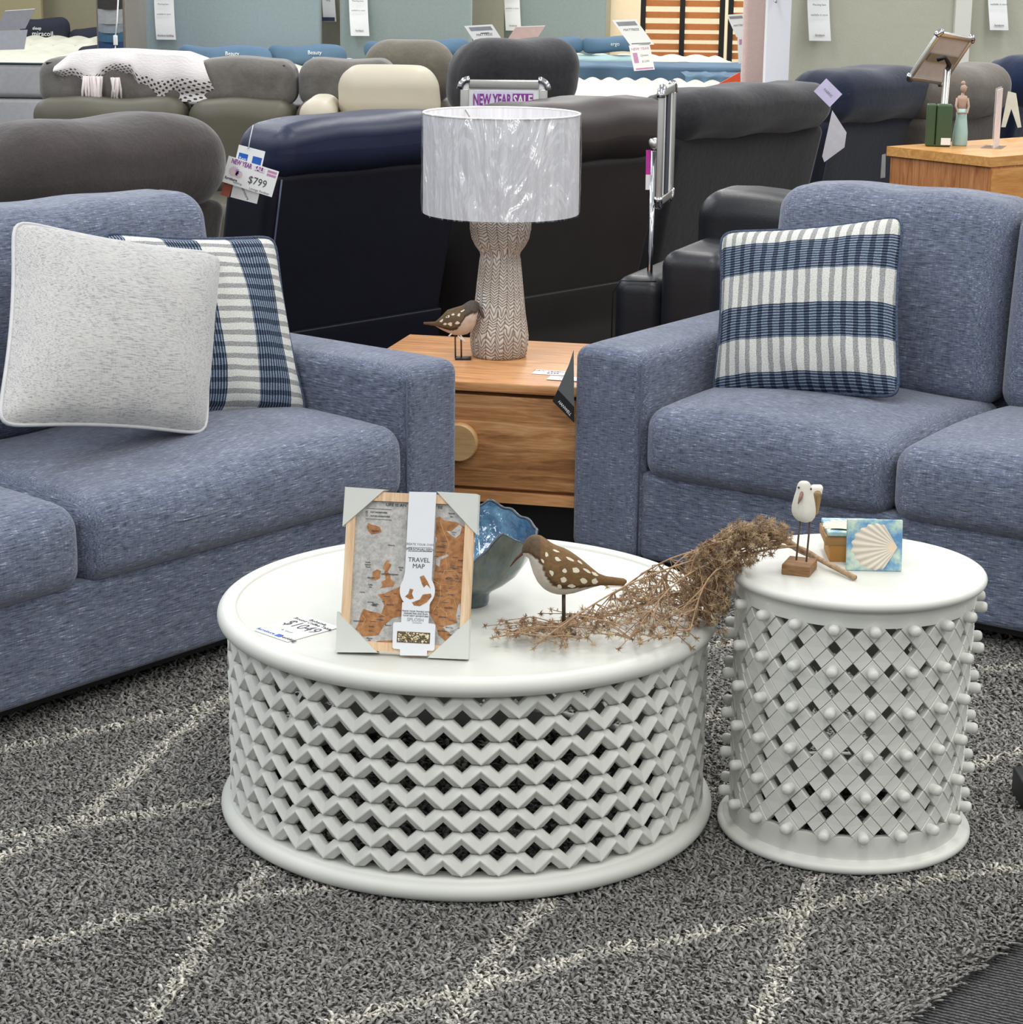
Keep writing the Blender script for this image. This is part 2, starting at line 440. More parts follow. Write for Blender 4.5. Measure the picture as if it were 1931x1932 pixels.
vv=[];cc=[];quads=[];tris=[];off=0
for V,F,Tt,C in sets:
    n=len(V); vv.append(V.reshape(-1,3)); cc.append(np.repeat(C,10,0))
    bs=(off+np.arange(n)*10)[:,None,None]
    quads.append((bs+np.array(F)[None]).reshape(-1,4)); tris.append((bs+np.array(Tt)[None]).reshape(-1,3)); off+=n*10
vv=np.concatenate(vv); cc=np.concatenate(cc); Q=np.concatenate(quads); Tr=np.concatenate(tris)
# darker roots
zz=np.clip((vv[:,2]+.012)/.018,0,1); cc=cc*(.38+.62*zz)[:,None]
me=bpy.data.meshes.new('pile'); me.vertices.add(len(vv)); me.vertices.foreach_set('co',vv.ravel())
nl=len(Q)*4+len(Tr)*3; me.loops.add(nl); me.loops.foreach_set('vertex_index',np.concatenate([Q.ravel(),Tr.ravel()]).astype(np.int32))
me.polygons.add(len(Q)+len(Tr)); 
ls=np.concatenate([np.arange(len(Q))*4,len(Q)*4+np.arange(len(Tr))*3]).astype(np.int32)
me.polygons.foreach_set('loop_start',ls)
me.polygons.foreach_set('use_smooth',np.ones(len(ls),bool)); me.update(calc_edges=True)
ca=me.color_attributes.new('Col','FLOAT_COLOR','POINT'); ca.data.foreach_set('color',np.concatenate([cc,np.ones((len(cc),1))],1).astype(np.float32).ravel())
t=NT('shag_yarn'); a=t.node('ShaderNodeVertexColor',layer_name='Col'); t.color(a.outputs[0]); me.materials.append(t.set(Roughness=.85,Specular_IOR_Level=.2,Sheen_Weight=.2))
pile=bpy.data.objects.new('pile',me); COL.objects.link(pile); pile['kind']='stuff'
rug=MB().box(a0,a1,b0,b1,-.021,-.008).build('shag_rug',plain('rug_backing',srgb(60,59,56),.95,var=.3,scale=90),M=rugM,smooth=False)
tag(rug,'grey shag rug with crossing cream lines under the white tables','rug')
pile.parent=rug; pile.matrix_parent_inverse=rugM.inverted()
print('tufts verts',len(vv))
# ---------------------------------------------------------------- blue sofas
def sofa(name,o,ang,xs,labels):
    """xs: outer left, inner left, division, inner right, outer right"""
    M0=rotz((o[0],o[1],0),ang); x0,x1,xm,x2,x3=xs
    root=empty(name,M0,*labels)
    BL=M['blue']
    D=.93
    MB().rbox(x1-.01,x2+.01,.012,D-.05,.05,.275,.02,n=10).build('base_rail',BL,root)
    for (p,q) in ((x0,x1),(x2,x3)):
        def fn(x,y,z,p=p,q=q):
            c=(p+q)/2; w_=(q-p)/2
            k=1-((x-c)/w_)**2
            if z>.5: z+=.008*k*min(1,(y+.0)/.06)
            return (x,y,z)
        MB().rbox(p,q,0,D,.045,.568,.032,n=14,seg=4,fn=fn).build('arm',BL,root)
        # seam along the arm corner
        s=MB(); e=.0035
        inner=q if p==x0 else p
        sgn=-1 if p==x0 else 1
        s.tube([(inner+sgn*.006,.004,.06),(inner+sgn*.006,.004,.545)],.0022,6)
        s.build('seam',M['blue_seam'],root)
    for (p,q) in ((x1,xm),(xm,x2)):
        def fn(x,y,z,p=p,q=q):
            c=(p+q)/2; w_=(q-p)/2
            fx=max(0,1-((x-c)/w_)**4); fy=max(0,1-((y-.30)/.37)**2)
            if z>.36: z+=.030*math.sqrt(fx)*fy*((z-.36)/.07)+.006*math.sin(x*9)*fx
            if y<.1:
                fz=max(0,1-((z-.34)/.1)**2)
                y-=.022*fz*math.sqrt(fx)
            return (x,y,z)
        MB().rbox(p+.003,q-.003,.0,.68,.262,.432,.045,n=20,seg=5,fn=fn).build('seat_cushion',BL,root)
    MB().rbox(x1-.02,x2+.02,.70,D,.05,.82,.04,n=8).build('back_frame',BL,root)
    for (p,q) in ((x1,xm),(xm,x2)):
        def fn(x,y,z,p=p,q=q):
            c=(p+q)/2; w_=(q-p)/2
            fx=max(0,1-((x-c)/w_)**4); fz=max(0,1-((z-.66)/.27)**2)
            if y<.66: y-=.035*math.sqrt(fx)*fz
            if z>.85: z+=.012*fx+.004*math.sin(x*23)*(1 if y<.7 else .5)
            y+=(z-.43)*.10
            return (x,y,z)
        MB().rbox(p+.004,q-.004,.585,.80,.415,.925,.06,n=20,seg=5,fn=fn).build('back_cushion',BL,root)
    for x in (x0+.08,x3-.08):
        for y in (.1,D-.1):
            MB().rbox(x-.025,x+.025,y-.025,y+.025,-.01,.05,.006,n=2,seg=2).build('foot',M['black'],root)
    MB().box(x0+.03,x3-.03,.05,D-.05,.03,.052).build('underside',M['black'],root,smooth=False)
    return root
LA=math.atan2(.7840,.6207); RAng=math.atan2(-.5676,.8233)
LO=(-.998,4.027); RO=(.411,5.143)
sofa('sofa',LO,LA,(-.91,-.71,.230,1.207,1.405),('blue linen sofa at left holding a pale cushion and a plaid one','sofa'))
sofa('sofa',RO,RAng,(-.322,-.115,.548,1.22,1.42),('blue linen sofa at right behind the small round side table','sofa'))
# helpers in sofa frames
LM=rotz((LO[0],LO[1],0),LA); RM=rotz((RO[0],RO[1],0),RAng)
def hitoff(Mx,px,py,off):
    """point at depth 'off' behind the sofa front, in world"""
    n=Mx.to_3x3()@Vector((0,1,0)); o=Mx@Vector((0,off,0)); d=ray(px,py)
    return CO+d*((o-CO).dot(n)/d.dot(n))
def pillow(name,corners,thick,mat,pipemat,lab,seedv=0,pinch=.032,N=30,wr=.004):
    """corners BL,BR,TR,TL in world"""
    BL,BR,TR,TL=[Vector(c) for c in corners]
    c=(BL+BR+TR+TL)/4; X=(BR+TR-BL-TL); Y=(TL+TR-BL-BR); Fm=frame(c,X,Y); inv=Fm.inverted()
    L=[inv@p for p in (BL,BR,TR,TL)]
    rnd=random.Random(seedv); ph=[rnd.uniform(0,6) for _ in range(6)]
    def base(u,v):
        uu=u+(.5-u)*pinch*2*(1-(2*v-1)**2)**1.0*abs(2*u-1)
        vv_=v+(.5-v)*pinch*2*(1-(2*u-1)**2)**1.0*abs(2*v-1)
        # rounded corners
        p=L[0]*(1-uu)*(1-vv_)+L[1]*uu*(1-vv_)+L[2]*uu*vv_+L[3]*(1-uu)*vv_
        r=max(abs(2*u-1),0)**10*abs(2*v-1)**10
        p=p*(1-.06*r)
        return p
    def side(sg):
        def f(u,v):
            p=base(u,v).copy()
            e=(1-abs(2*u-1)**2.6)*(1-abs(2*v-1)**2.6)
            h=thick/2*max(0,e)**.55
            ed=1-max(0,e)
            h+=wr*ed*(1-ed)*4*math.sin(u*23+v*9+ph[0])+wr*.7*math.sin(u*7+ph[1])*math.sin(v*8+ph[2])*e
            if e<=0.0001: h=0
            p.z+=sg*h; return p
        return f
    mb=MB().grid(N,N,side(1)).grid(N,N,side(-1),flip=True)
    o=mb.build(name,mat,None,Fm); tag(o,*lab)
    ring=[]
    for k in range(N*4):
        s_=k//N; q=(k%N)/N
        u,v=[(q,0),(1,q),(1-q,1),(0,1-q)][s_]; ring.append(base(u,v))
    MB().tube(ring,.0045,6,closed=True).build('piping',pipemat,o)
    return o
SEAT=.465
g=[hitoff(LM,-8,806,.16),hitoff(LM,392,822,.22),hitoff(LM,424,478,.46),hitoff(LM,22,412,.46)]
pillow('cushion',g,.16,M['greylinen'],M['whitepipe'],('pale grey linen cushion leaning on the left sofa in front','cushion'),1)
g=[hitoff(LM,250,790,.40),hitoff(LM,582,784,.30),hitoff(LM,520,444,.47),hitoff(LM,186,436,.57)]
pillow('cushion',g,.13,M['plaidV'],M['navypipe'],('navy and white plaid cushion behind the pale one on left sofa','cushion'),2)
g=[hitoff(RM,1342,752,.27),hitoff(RM,1700,752,.33),hitoff(RM,1708,404,.52),hitoff(RM,1358,436,.42)]
pillow('cushion',g,.15,M['plaidH'],M['navypipe'],('navy and white plaid cushion alone on the right sofa','cushion'),3)
# ---------------------------------------------------------------- round coffee table
CT=Vector((-.0755,3.756,0)); CTH=.390
ct=empty('coffee_table',T(CT.x,CT.y,0),'large round white coffee table with chevron lattice drum','table')
P=M['paint']
R=.45; rt=.0165
prof=[(0,CTH-.006),(.4125,CTH-.006),(.4150,CTH-.0055),(.4165,CTH-.002),(.420,CTH-.0006),(.432,CTH)]
for i in range(0,13):
    a=pi/2-pi*i/12; prof.append((R-rt+rt*math.cos(a),CTH-rt+rt*math.sin(a)))
prof+=[(.42,CTH-2*rt),(.415,CTH-2*rt-.004),(0,CTH-2*rt-.004)]
MB().lathe(prof,128).build('tabletop',P,ct,auto=50)
prof=[(.41,.0),(.434,0)]
for i in range(0,13):
    a=-pi/2+pi*i/12; prof.append((R-rt+rt*math.cos(a),rt+rt*math.sin(a)))
prof+=[(.432,.036),(.424,.038),(.40,.038),(.40,0)]
MB().lathe(prof,128).build('base_ring',P,ct,auto=50)
# zigzag bands
NC=44; nb=8; zb0=.040; zt0=CTH-2*rt-.003; s_=(zt0-zb0)/nb
Rw=.433
def band(mb,k):
    z0=zb0+s_*(k+.5); par=k%2
    sub=8; n=NC*sub; sec=[]
    for i in range(n):
        th=2*pi*i/n; x=(i%sub)/sub          # 0 = valley column if par==0
        if par: x=(x+.5)%1
        x=min(x,1-x)*2                        # 0 valley .. 1 peak
        w_=.56
        vz=.09*s_; j=.5*s_
        up=vz+(j-vz)*min(1,x/w_); up-= .03*s_*math.sin(pi*max(0,(x-w_)/(1-w_))*.5) if x>w_ else 0
        xx=1-x
        lo=vz+(j-vz)*min(1,xx/w_)
        zu=z0+up+(.06*s_ if x>w_ else 0)*0; zl=z0-lo
        ridge=z0+s_*(-.40+.70*x)
        # outermost ridge wavers so facets face different ways
        sec.append((th,zl,zu,ridge,x))
    vs=[];fs=[]
    for th,zl,zu,rg,x in sec:
        q=Rw; bulge=.004*(1-x)+.0
        zr=min(max(rg,zl+.004),zu-.004)
        pts=[(q-.017,zu),(q-.009,zu),(q-.0065,zu-.0012),(q,zr+.0012),(q,zr-.0012),(q-.0075,zl+.0012),(q-.010,zl),(q-.017,zl)]
        for r_,z in pts: vs.append((r_*math.cos(th),r_*math.sin(th),z))
    m=8;n=len(sec)
    for i in range(n):
        j=(i+1)%n
        for a in range(m):
            b=(a+1)%m; fs.append((i*m+a,i*m+b,j*m+b,j*m+a))
    mb.add(vs,fs)
mb=MB()
for k in range(nb): band(mb,k)
mb.build('lattice',P,ct,auto=24)
# ---------------------------------------------------------------- side table
ST=Vector((.605,3.666,0)); STH=.4860
st=empty('side_table',T(ST.x,ST.y,0),'small round white side table with woven lattice and knobs','table')
def rimprof(Ro,z0,th,n=8):
    r=th/2; return [(Ro-r+r*math.cos(pi/2-pi*i/n),z0-r+r*math.sin(pi/2-pi*i/n)) for i in range(n+1)]
MB().lathe([(0,STH)]+rimprof(.2262,STH,.017)+[(.205,STH-.017),(0,STH-.017)],96).build('tabletop',P,st,auto=50)
MB().lathe([(.19,0)]+[(.2262-.009+.009*math.cos(-pi/2+pi*i/8),.009+.009*math.sin(-pi/2+pi*i/8)) for i in range(9)]+[(.216,.0185),(.212,.021),(.19,.021),(.19,0)],96).build('base_ring',P,st,auto=50)
def Rs(z): return .2095-.004*(1-z/.48)
MB().lathe([(Rs(.47)-.013,STH-.017),(Rs(.47),STH-.017),(Rs(.44)+.0005,.438),(Rs(.44)-.013,.438)],96,closed=True).build('apron',P,st,auto=40)
MB().lathe([(Rs(.02)-.013,.02),(Rs(.02),.02),(Rs(.06)+.0005,.062),(Rs(.06)-.013,.062)],96,closed=True).build('plinth_band',P,st,auto=40)
NCs=20; NR=5; zk0=.0650; q_=.0740; 
hz=q_/2; hx=.5     # in columns
f_=.30
A0=math.radians(-90+0.5)
def cyl(cu,z,r):    # column units -> angle
    a=A0+cu*2*pi/NCs; return (r*math.cos(a),r*math.sin(a),z)
mb=MB()
def tile(cu,z,a_lo,a_hi,b_lo,b_hi,dr):
    """tile in lattice coords a*(.5,hz)+b*(.5,-hz) around a node"""
    def P2(a,b): return (cu+(a+b)*.5, z+(a-b)*hz)
    ca=(a_lo+a_hi)/2; cb=(b_lo+b_hi)/2
    def pt(fa,fb,dr_,sh):
        a=ca+(a_hi-a_lo)/2*fa*sh; b=cb+(b_hi-b_lo)/2*fb*sh
        u,zz_=P2(a,b); return cyl(u,zz_,Rs(zz_)+dr_)
    sub=2
    for (l0,l1) in (((-.013,1),(dr-.0016,1)),((dr-.0016,1),(dr,.93))):
        ring=[(-1,-1),(1,-1),(1,1),(-1,1)]
        vs=[pt(a,b,l0[0],l0[1]) for a,b in ring]+[pt(a,b,l1[0],l1[1]) for a,b in ring]
        mb.add(vs,[(i,(i+1)%4,4+(i+1)%4,4+i) for i in range(4)])
    vs=[pt(a,b,dr,.93) for a,b in ((-1,-1),(1,-1),(1,1),(-1,1))]; mb.add(vs,[(0,1,2,3)])
    vs=[pt(a,b,-.013,1) for a,b in ((-1,-1),(1,-1),(1,1),(-1,1))]; mb.add(vs,[(3,2,1,0)])
G=.012
for c in range(NCs):
    for k in range(2*NR+1):
        cu=c+(.5 if k%2 else 0); z=zk0+k*hz
        over=(k%2==0)
        tile(cu,z,-f_,f_,-f_,f_,.0012 if over else 0.0)
        if k<2*NR:
            tile(cu,z,f_+G,1-f_-G,-f_,f_,0.0004)      # strip up-right
            tile(cu,z,-f_,f_,-(1-f_)+G,-f_-G,-.0004)      # strip up-left
mb.build('lattice',P,st,smooth=False)
kp=[(.0,.0205),(.0055,.0200),(.0085,.0175),(.0098,.013),(.0095,.006),(.0088,0)]
def knob(mb,c,z):
    a=A0+c*2*pi/NCs; M_=T(Rs(z)*math.cos(a),Rs(z)*math.sin(a),z)@Matrix.Rotation(a,4,'Z')@Matrix.Rotation(pi/2,4,'Y')
    mb.lathe([(r,h) for r,h in kp],16,M=M_)
rest=MB()
for c in range(NCs):
    for k in range(NR+1):
        cc_=c if c<=NCs//2 else c-NCs
        if -6<=cc_<=6:
            m=MB(); knob(m,c,zk0+k*q_); m.build('knob',P,st)
        else: knob(rest,c,zk0+k*q_)
o=rest.build('knob',P,st); o['kind']='stuff'
# ---------------------------------------------------------------- framed map
TOPZ=CTH-.006+.0005
BLp=atz(636,1233,TOPZ); BRp=atz(886,1247,TOPZ)
X=(BRp-BLp); Wd=X.length; X.normalize(); back=Vector((0,0,1)).cross(X); lean=math.radians(17)
Yv=Vector((0,0,1))*math.cos(lean)+back*math.sin(lean)
MF=frame((BLp+BRp)/2+Vector((0,0,.004)),X,Yv)
TL=onplane(652,921,MF); TR=onplane(901,932,MF); FH=(TL[1]+TR[1])/2; FW=Wd
fr=empty('framed_map',MF,'pinboard travel map in a pale timber frame with white card corners','picture')
tw=wood('pale_pine',srgb(196,160,122),srgb(216,184,146),srgb(228,202,168),'Y',6,.6)
ff=.015; hw=FW/2-.004; e0=.004; e1=FH-.004
def zf(zx,zy): # zoom coordinates on the photographed frame -> local
    return onplane(620+zx/5.367,900+zy/5.367,MF)
mb=MB()
for b in ((-hw,-hw+ff,e0,e1),(hw-ff,hw,e0,e1),(-hw+ff,hw-ff,e0,e0+ff),(-hw+ff,hw-ff,e1-ff,e1)):
    mb.box(b[0],b[1],b[2],b[3],-.016,.001)
mb.build('frame_moulding',tw,fr,smooth=False)
t=NT('grey_cork'); n=t.noise(t.tc(),110,4,.7); t.color(t.ramp(n,[(.35,srgb(158,156,152)),(.65,srgb(196,194,188))])); cork=t.set(Roughness=.9)
MB().box(-hw+.008,hw-.008,e0+.008,e1-.008,-.010,-.0045).build('map_board',cork,fr,smooth=False)
t=NT('rust_cork'); n=t.noise(t.tc(),90,4,.7); t.color(t.ramp(n,[(.3,srgb(128,86,54)),(.5,srgb(164,114,72)),(.7,srgb(186,138,94))])); rust=t.set(Roughness=.9)
land=[[(385,500),(400,462),(430,480),(470,490),(515,505),(532,555),(480,572),(430,580),(400,545)],
 [(590,838),(612,850),(600,872),(632,880),(625,905),(595,960),(620,985),(625,1030),(668,1070),(650,1105),(600,1110),(520,1125),(545,1095),(530,1060),(575,1040),(570,1000),(555,985),(570,940),(545,925),(560,880)],
 [(440,960),(490,935),(530,950),(515,990),(520,1020),(470,1045),(420,1035),(445,1005)],
 [(350,1335),(420,1360),(500,1375),(530,1390),(560,1300),(540,1240),(495,1190),(560,1180),(590,1165),(650,1140),(720,1110),(760,1080),(770,1400),(640,1430),(560,1500),(500,1600),(430,1610),(340,1615),(300,1560),(265,1545),(300,1480),(320,1400)],
 [(1090,410),(1130,402),(1170,440),(1290,455),(1370,500),(1405,520),(1392,880),(1370,1250),(1310,1290),(1285,1400),(1300,1480),(1210,1500),(1150,1520),(1200,1560),(1240,1600),(1180,1660),(1110,1600),(1085,1500),(1020,1380),(1010,1200),(1040,1120),(1060,1050),(1075,900),(1080,820),(1080,600)],
 [(430,1690),(500,1660),(640,1655),(680,1650),(680,1700),(420,1690)]]
for p in land: MB().prism([zf(*q) for q in p],-.0046,-.0040).build('land_shape',rust,fr,smooth=False)
for p in ([(1080,830),(1200,780),(1215,800),(1130,840),(1120,910),(1085,890)],[(1190,545),(1240,550),(1320,480),(1350,500),(1330,580),(1280,620),(1240,590)],[(1310,1300),(1335,1290),(1330,1440),(1290,1420)],[(1170,1530),(1270,1505),(1300,1530),(1240,1570),(1180,1560)],[(1075,600),(1100,620),(1085,670)]):
    MB().prism([zf(*q) for q in p],-.0041,-.0037).build('inland_sea',cork,fr,smooth=False)
lnm=plain('cream_line',srgb(214,178,128),.8)
for p in ([(1125,440),(1165,560),(1220,680),(1180,800),(1200,930),(1170,950),(1130,1090),(1280,1100),(1330,1020),(1280,950),(1170,945)],[(1130,1090),(1130,1200),(1100,1310),(1190,1380),(1300,1350),(1270,1230),(1200,1215),(1130,1260)],[(340,1400),(370,1440),(330,1520),(340,1600)],[(530,1390),(600,1420)],[(1060,1050),(1130,1090)],[(1085,1310),(1040,1380)],[(1190,1380),(1200,1450),(1100,1480)]):
    MB().tube([(*zf(*q),-.0037) for q in p],.0004,4).build('border_line',lnm,fr)
SM=[]
def ft(s,zx,zy,size,mat=M['ink'],z=-.0038,sx=1.0,bold=0,**k):
    x,y=zf(zx,zy); SM.append(text(s,size*.78,T(x,y,z),mat,fr,sx=sx,bold=bold,**k))
ft('LIFE IS AN',682,284,.0088,sx=1.15); ft('RE',1130,308,.0088,sx=1.1)
for s,x,y in (('PAST ADVENTURES',505,357),('FUTURE ADVENTURES',520,397)): ft(s,x,y,.0042)
for (x,y) in ((383,353),(383,385)):
    c=zf(x,y); m=MB(); m.tube([(c[0]+.0016*math.cos(a),c[1]+.0016*math.sin(a),-.0038) for a in [i*pi/6 for i in range(12)]],.0003,4,closed=True); SM.append(m.build('l',M['ink'],fr))
m=MB()
for (xa,ya,xb,yb) in ((380,315,635,330),(372,420,635,435)):
    m.tube([(*zf(xa,ya),-.0040),(*zf(xb,yb),-.0040)],.0003,4)
SM.append(m.build('l',M['ink'],fr))
for s,x,y in (('North',395,862),('Atlantic',395,886),('Ocean',395,908),('North',730,916),('Sea',728,940),('Bay of',465,1284),('Biscay',465,1300),('Barents',1245,368),('Sea',1243,400),('White',1268,560),('Sea',1268,582),('Celtic',420,1090),('Sea',420,1112),('Faroe Is.',635,690),('IRELAND',430,1020),('UNITED KINGDOM',615,985),('FRANCE',620,1295),('SPAIN',430,1515),('PORTUGAL',300,1460),('Balearic',600,1500),('Alboran',410,1632),('Sea',410,1650),('ICELAND',470,545),('FINLAND',1135,706),('SWEDEN',1135,760),('UKRAINE',1210,1325),('ROMANIA',1160,1420),('BELARUS',1220,1030),('POLAND',1110,1150),('BULGARIA',1150,1560),('Black Sea',1220,1525),('RUSSIA',1340,845),('LATVIA',1130,960),('TURKEY',1230,1600)):
    ft(s,x,y,.0042)
r2=random.Random(3)
m=MB()
for k in range(46):
    x=r2.uniform(1080,1360) if k%3 else r2.uniform(330,720); y=r2.uniform(620,1540) if k%3 else r2.uniform(1140,1560)
    a=zf(x,y); L_=r2.uniform(.004,.011); m.box(a[0]-L_/2,a[0]+L_/2,a[1]-.0004,a[1]+.0004,-.0040,-.0036)
SM.append(m.build('l',M['ink'],fr,smooth=False))
join_texts(SM,'map_lettering')
# card corners
cc_=plain('matt_card',srgb(204,206,198),.7,var=.02)
for poly in ([(173,100),(595,130),(560,140),(145,500)],[(1100,148),(1500,172),(1522,180),(1505,585)],[(90,1362),(500,1778),(78,1775)],[(1430,1440),(1418,1848),(1005,1830)]):
    L_=[zf(*q) for q in poly]; m=MB().prism(L_,-.018,.0035); m.build('corner_protector',cc_,fr,smooth=False)
sl=plain('sleeve_card',srgb(222,224,226),.5,var=.015)
def circ(cx,cy,rx,ry,a,b,n=14): return [(cx+rx*math.cos(math.radians(a+(b-a)*i/n)),cy+ry*math.sin(math.radians(a+(b-a)*i/n))) for i in range(n+1)]
poly=[(822,150),(1098,156),(1078,520),(1052,985)]+circ(905,1150,178,180,-35,40)+[(1030,1290),(1018,1480),(1075,1488),(1087,1500),(1078,1745),(1062,1760),(1004,1758),(1000,1810),(730,1805),(728,1745),(665,1738),(652,1722),(660,1485),(672,1470),(740,1470),(752,1270)]+circ(905,1150,178,180,140,215)+[(780,960)]
MB().prism([zf(*q) for q in poly],.0036,.0044).build('paper_sleeve',sl,fr,smooth=False)
SM=[]
Z=.0046
for s,x,y,sz,mt in (('CREATE YOUR OWN',930,684,.0070,'greyink'),('PERSONALISED',930,737,.0086,'ink'),('TRAVEL',922,842,.0136,'ink'),('MAP',918,905,.0136,'ink'),('TRACK YOUR TRAVELS WITH',893,1362,.0046,'ink'),('MARKER PINS AND PLAN',890,1385,.0046,'ink'),('YOUR NEXT ADVENTURES',888,1408,.0046,'ink'),('SPLOSH',885,1447,.0105,'greyink')):
    ft(s,x,y,sz,M[mt],Z,bold=0)
m=MB()
for (xa,ya,xb,yb) in ((812,712,1048,718),(812,752,1048,758),(855,1475,950,1480)): m.tube([(*zf(xa,ya),Z),(*zf(xb,yb),Z)],.0003,4)
SM.append(m.build('l',M['ink'],fr)); join_texts(SM,'sleeve_lettering')
m=MB()
for p in ([(930,1010),(970,995),(1010,1060),(1040,1130),(1000,1090),(970,1120),(950,1080)],[(830,1130),(865,1140),(850,1180),(870,1230),(830,1240),(780,1210),(815,1180)],[(850,1270),(930,1240),(960,1190),(1040,1180),(1050,1210),(1000,1270),(930,1308),(870,1300)]):
    m.prism([zf(*q) for q in p],.0044,.0047)
m.build('round_map_print',rust,fr,smooth=False)
x0_,y0_=zf(702,1560); x1_,y1_=zf(1030,1690)
MB().box(min(x0_,x1_),max(x0_,x1_),min(y0_,y1_),max(y0_,y1_),.0043,.0047).build('pin_window',plain('window_dark',srgb(92,76,48),.4),fr,smooth=False)
m=MB(); cs=[srgb(214,196,150)[:3],srgb(232,226,205)[:3],srgb(150,120,60)[:3],srgb(120,116,108)[:3]]
for i in range(150):
    u,v=random.random(),random.random(); x=x0_+(x1_-x0_)*(.04+.92*u); y=y0_+(y1_-y0_)*(.08+.84*v)
    m.sphere((x,y,.0052),.0015,6,4,col=(*random.choice(cs),1))
o=m.build('pins',attrmat('pin_metal',.3,.8,.0,10,0),fr); o['kind']='stuff'
# ---------------------------------------------------------------- ceramic bowl
BC=Vector((-.078,3.752,TOPZ))
bw=empty('ceramic_bowl',T(*BC),'blue glazed ceramic bowl with torn wavy rim behind the framed map','bowl')
def lerp(tab,x):
    if x<=tab[0][0]: return tab[0][1]
    for (a,b),(c,d) in zip(tab[:-1],tab[1:]):
        if x<=c: return b+(d-b)*(x-a)/(c-a)
    return tab[-1][1]
RIMT=[(0,-.012),(15,-.006),(35,.004),(55,.012),(72,.020),(80,.012),(95,.016),(120,.010),(150,-.01),(180,.008),(215,.014),(245,-.012),(262,-.032),(276,-.032),(285,-.018),(294,.002),(303,.012),(312,.006),(325,-.014),(340,-.018),(355,-.013),(360,-.012)]
def wav(p,a):
    x,y,z=p; k=max(0,z/.14)**2
    dg=math.degrees(a)%360
    dz=lerp(RIMT,dg)+.0025*math.sin(17*a)
    r=1+k*(.03*math.sin(3*a+1.2)+.02*math.sin(7*a))
    return (x*r,y*r,z+k*dz)
po=[(0,.0),(.038,.0),(.040,.006),(.040,.018),(.048,.028),(.070,.042),(.092,.062),(.107,.088),(.116,.115),(.123,.14)]
pin=[(.1175,.1405),(.110,.115),(.099,.09),(.083,.067),(.062,.048),(.035,.036),(0,.033)]
def bc(m):
    for i,(x,y,z) in enumerate(m.v): pass
MB().lathe(po,120,fn=wav).build('outer_wall',None,bw); ow=bpy.data.objects[-1] if False else bw.children[-1]
t=NT('slate_glaze'); v=t.tc('Object',(14,14,5)); n=t.noise(v,1,5,.65,1.2)
t.color(t.ramp(n,[(.3,srgb(38,60,78)),(.48,srgb(70,88,92)),(.62,srgb(96,104,92)),(.75,srgb(58,92,122))])); t.bump(n,.3,.01); ow.data.materials.append(t.set(Roughness=.16,Specular_IOR_Level=.6,Coat_Weight=.5,Coat_Roughness=.05))
t=NT('blue_glaze'); v=t.tc('Object',(12,12,12)); n=t.noise(v,1,5,.6,.8); n2=t.noise(t.tc('Object',(45,45,45)),1,2)
t.color(t.ramp(n,[(.3,srgb(24,48,76)),(.5,srgb(48,92,126)),(.68,srgb(92,140,166)),(.8,srgb(40,62,80))])); t.bump(n2,.5,.012)
MB().lathe(pin,120,fn=wav).build('inner_glaze',t.set(Roughness=.06,Specular_IOR_Level=.8,Coat_Weight=1,Coat_Roughness=.02),bw)
rim=[]
for i in range(120):
    a=2*pi*i/120; p=wav((.1192*math.cos(a),.1192*math.sin(a),.1402),a); rim.append(p)
MB().tube(rim,.0030,6,closed=True).build('rim',plain('dark_rim',srgb(62,70,78),.25,var=.5,scale=60),bw)
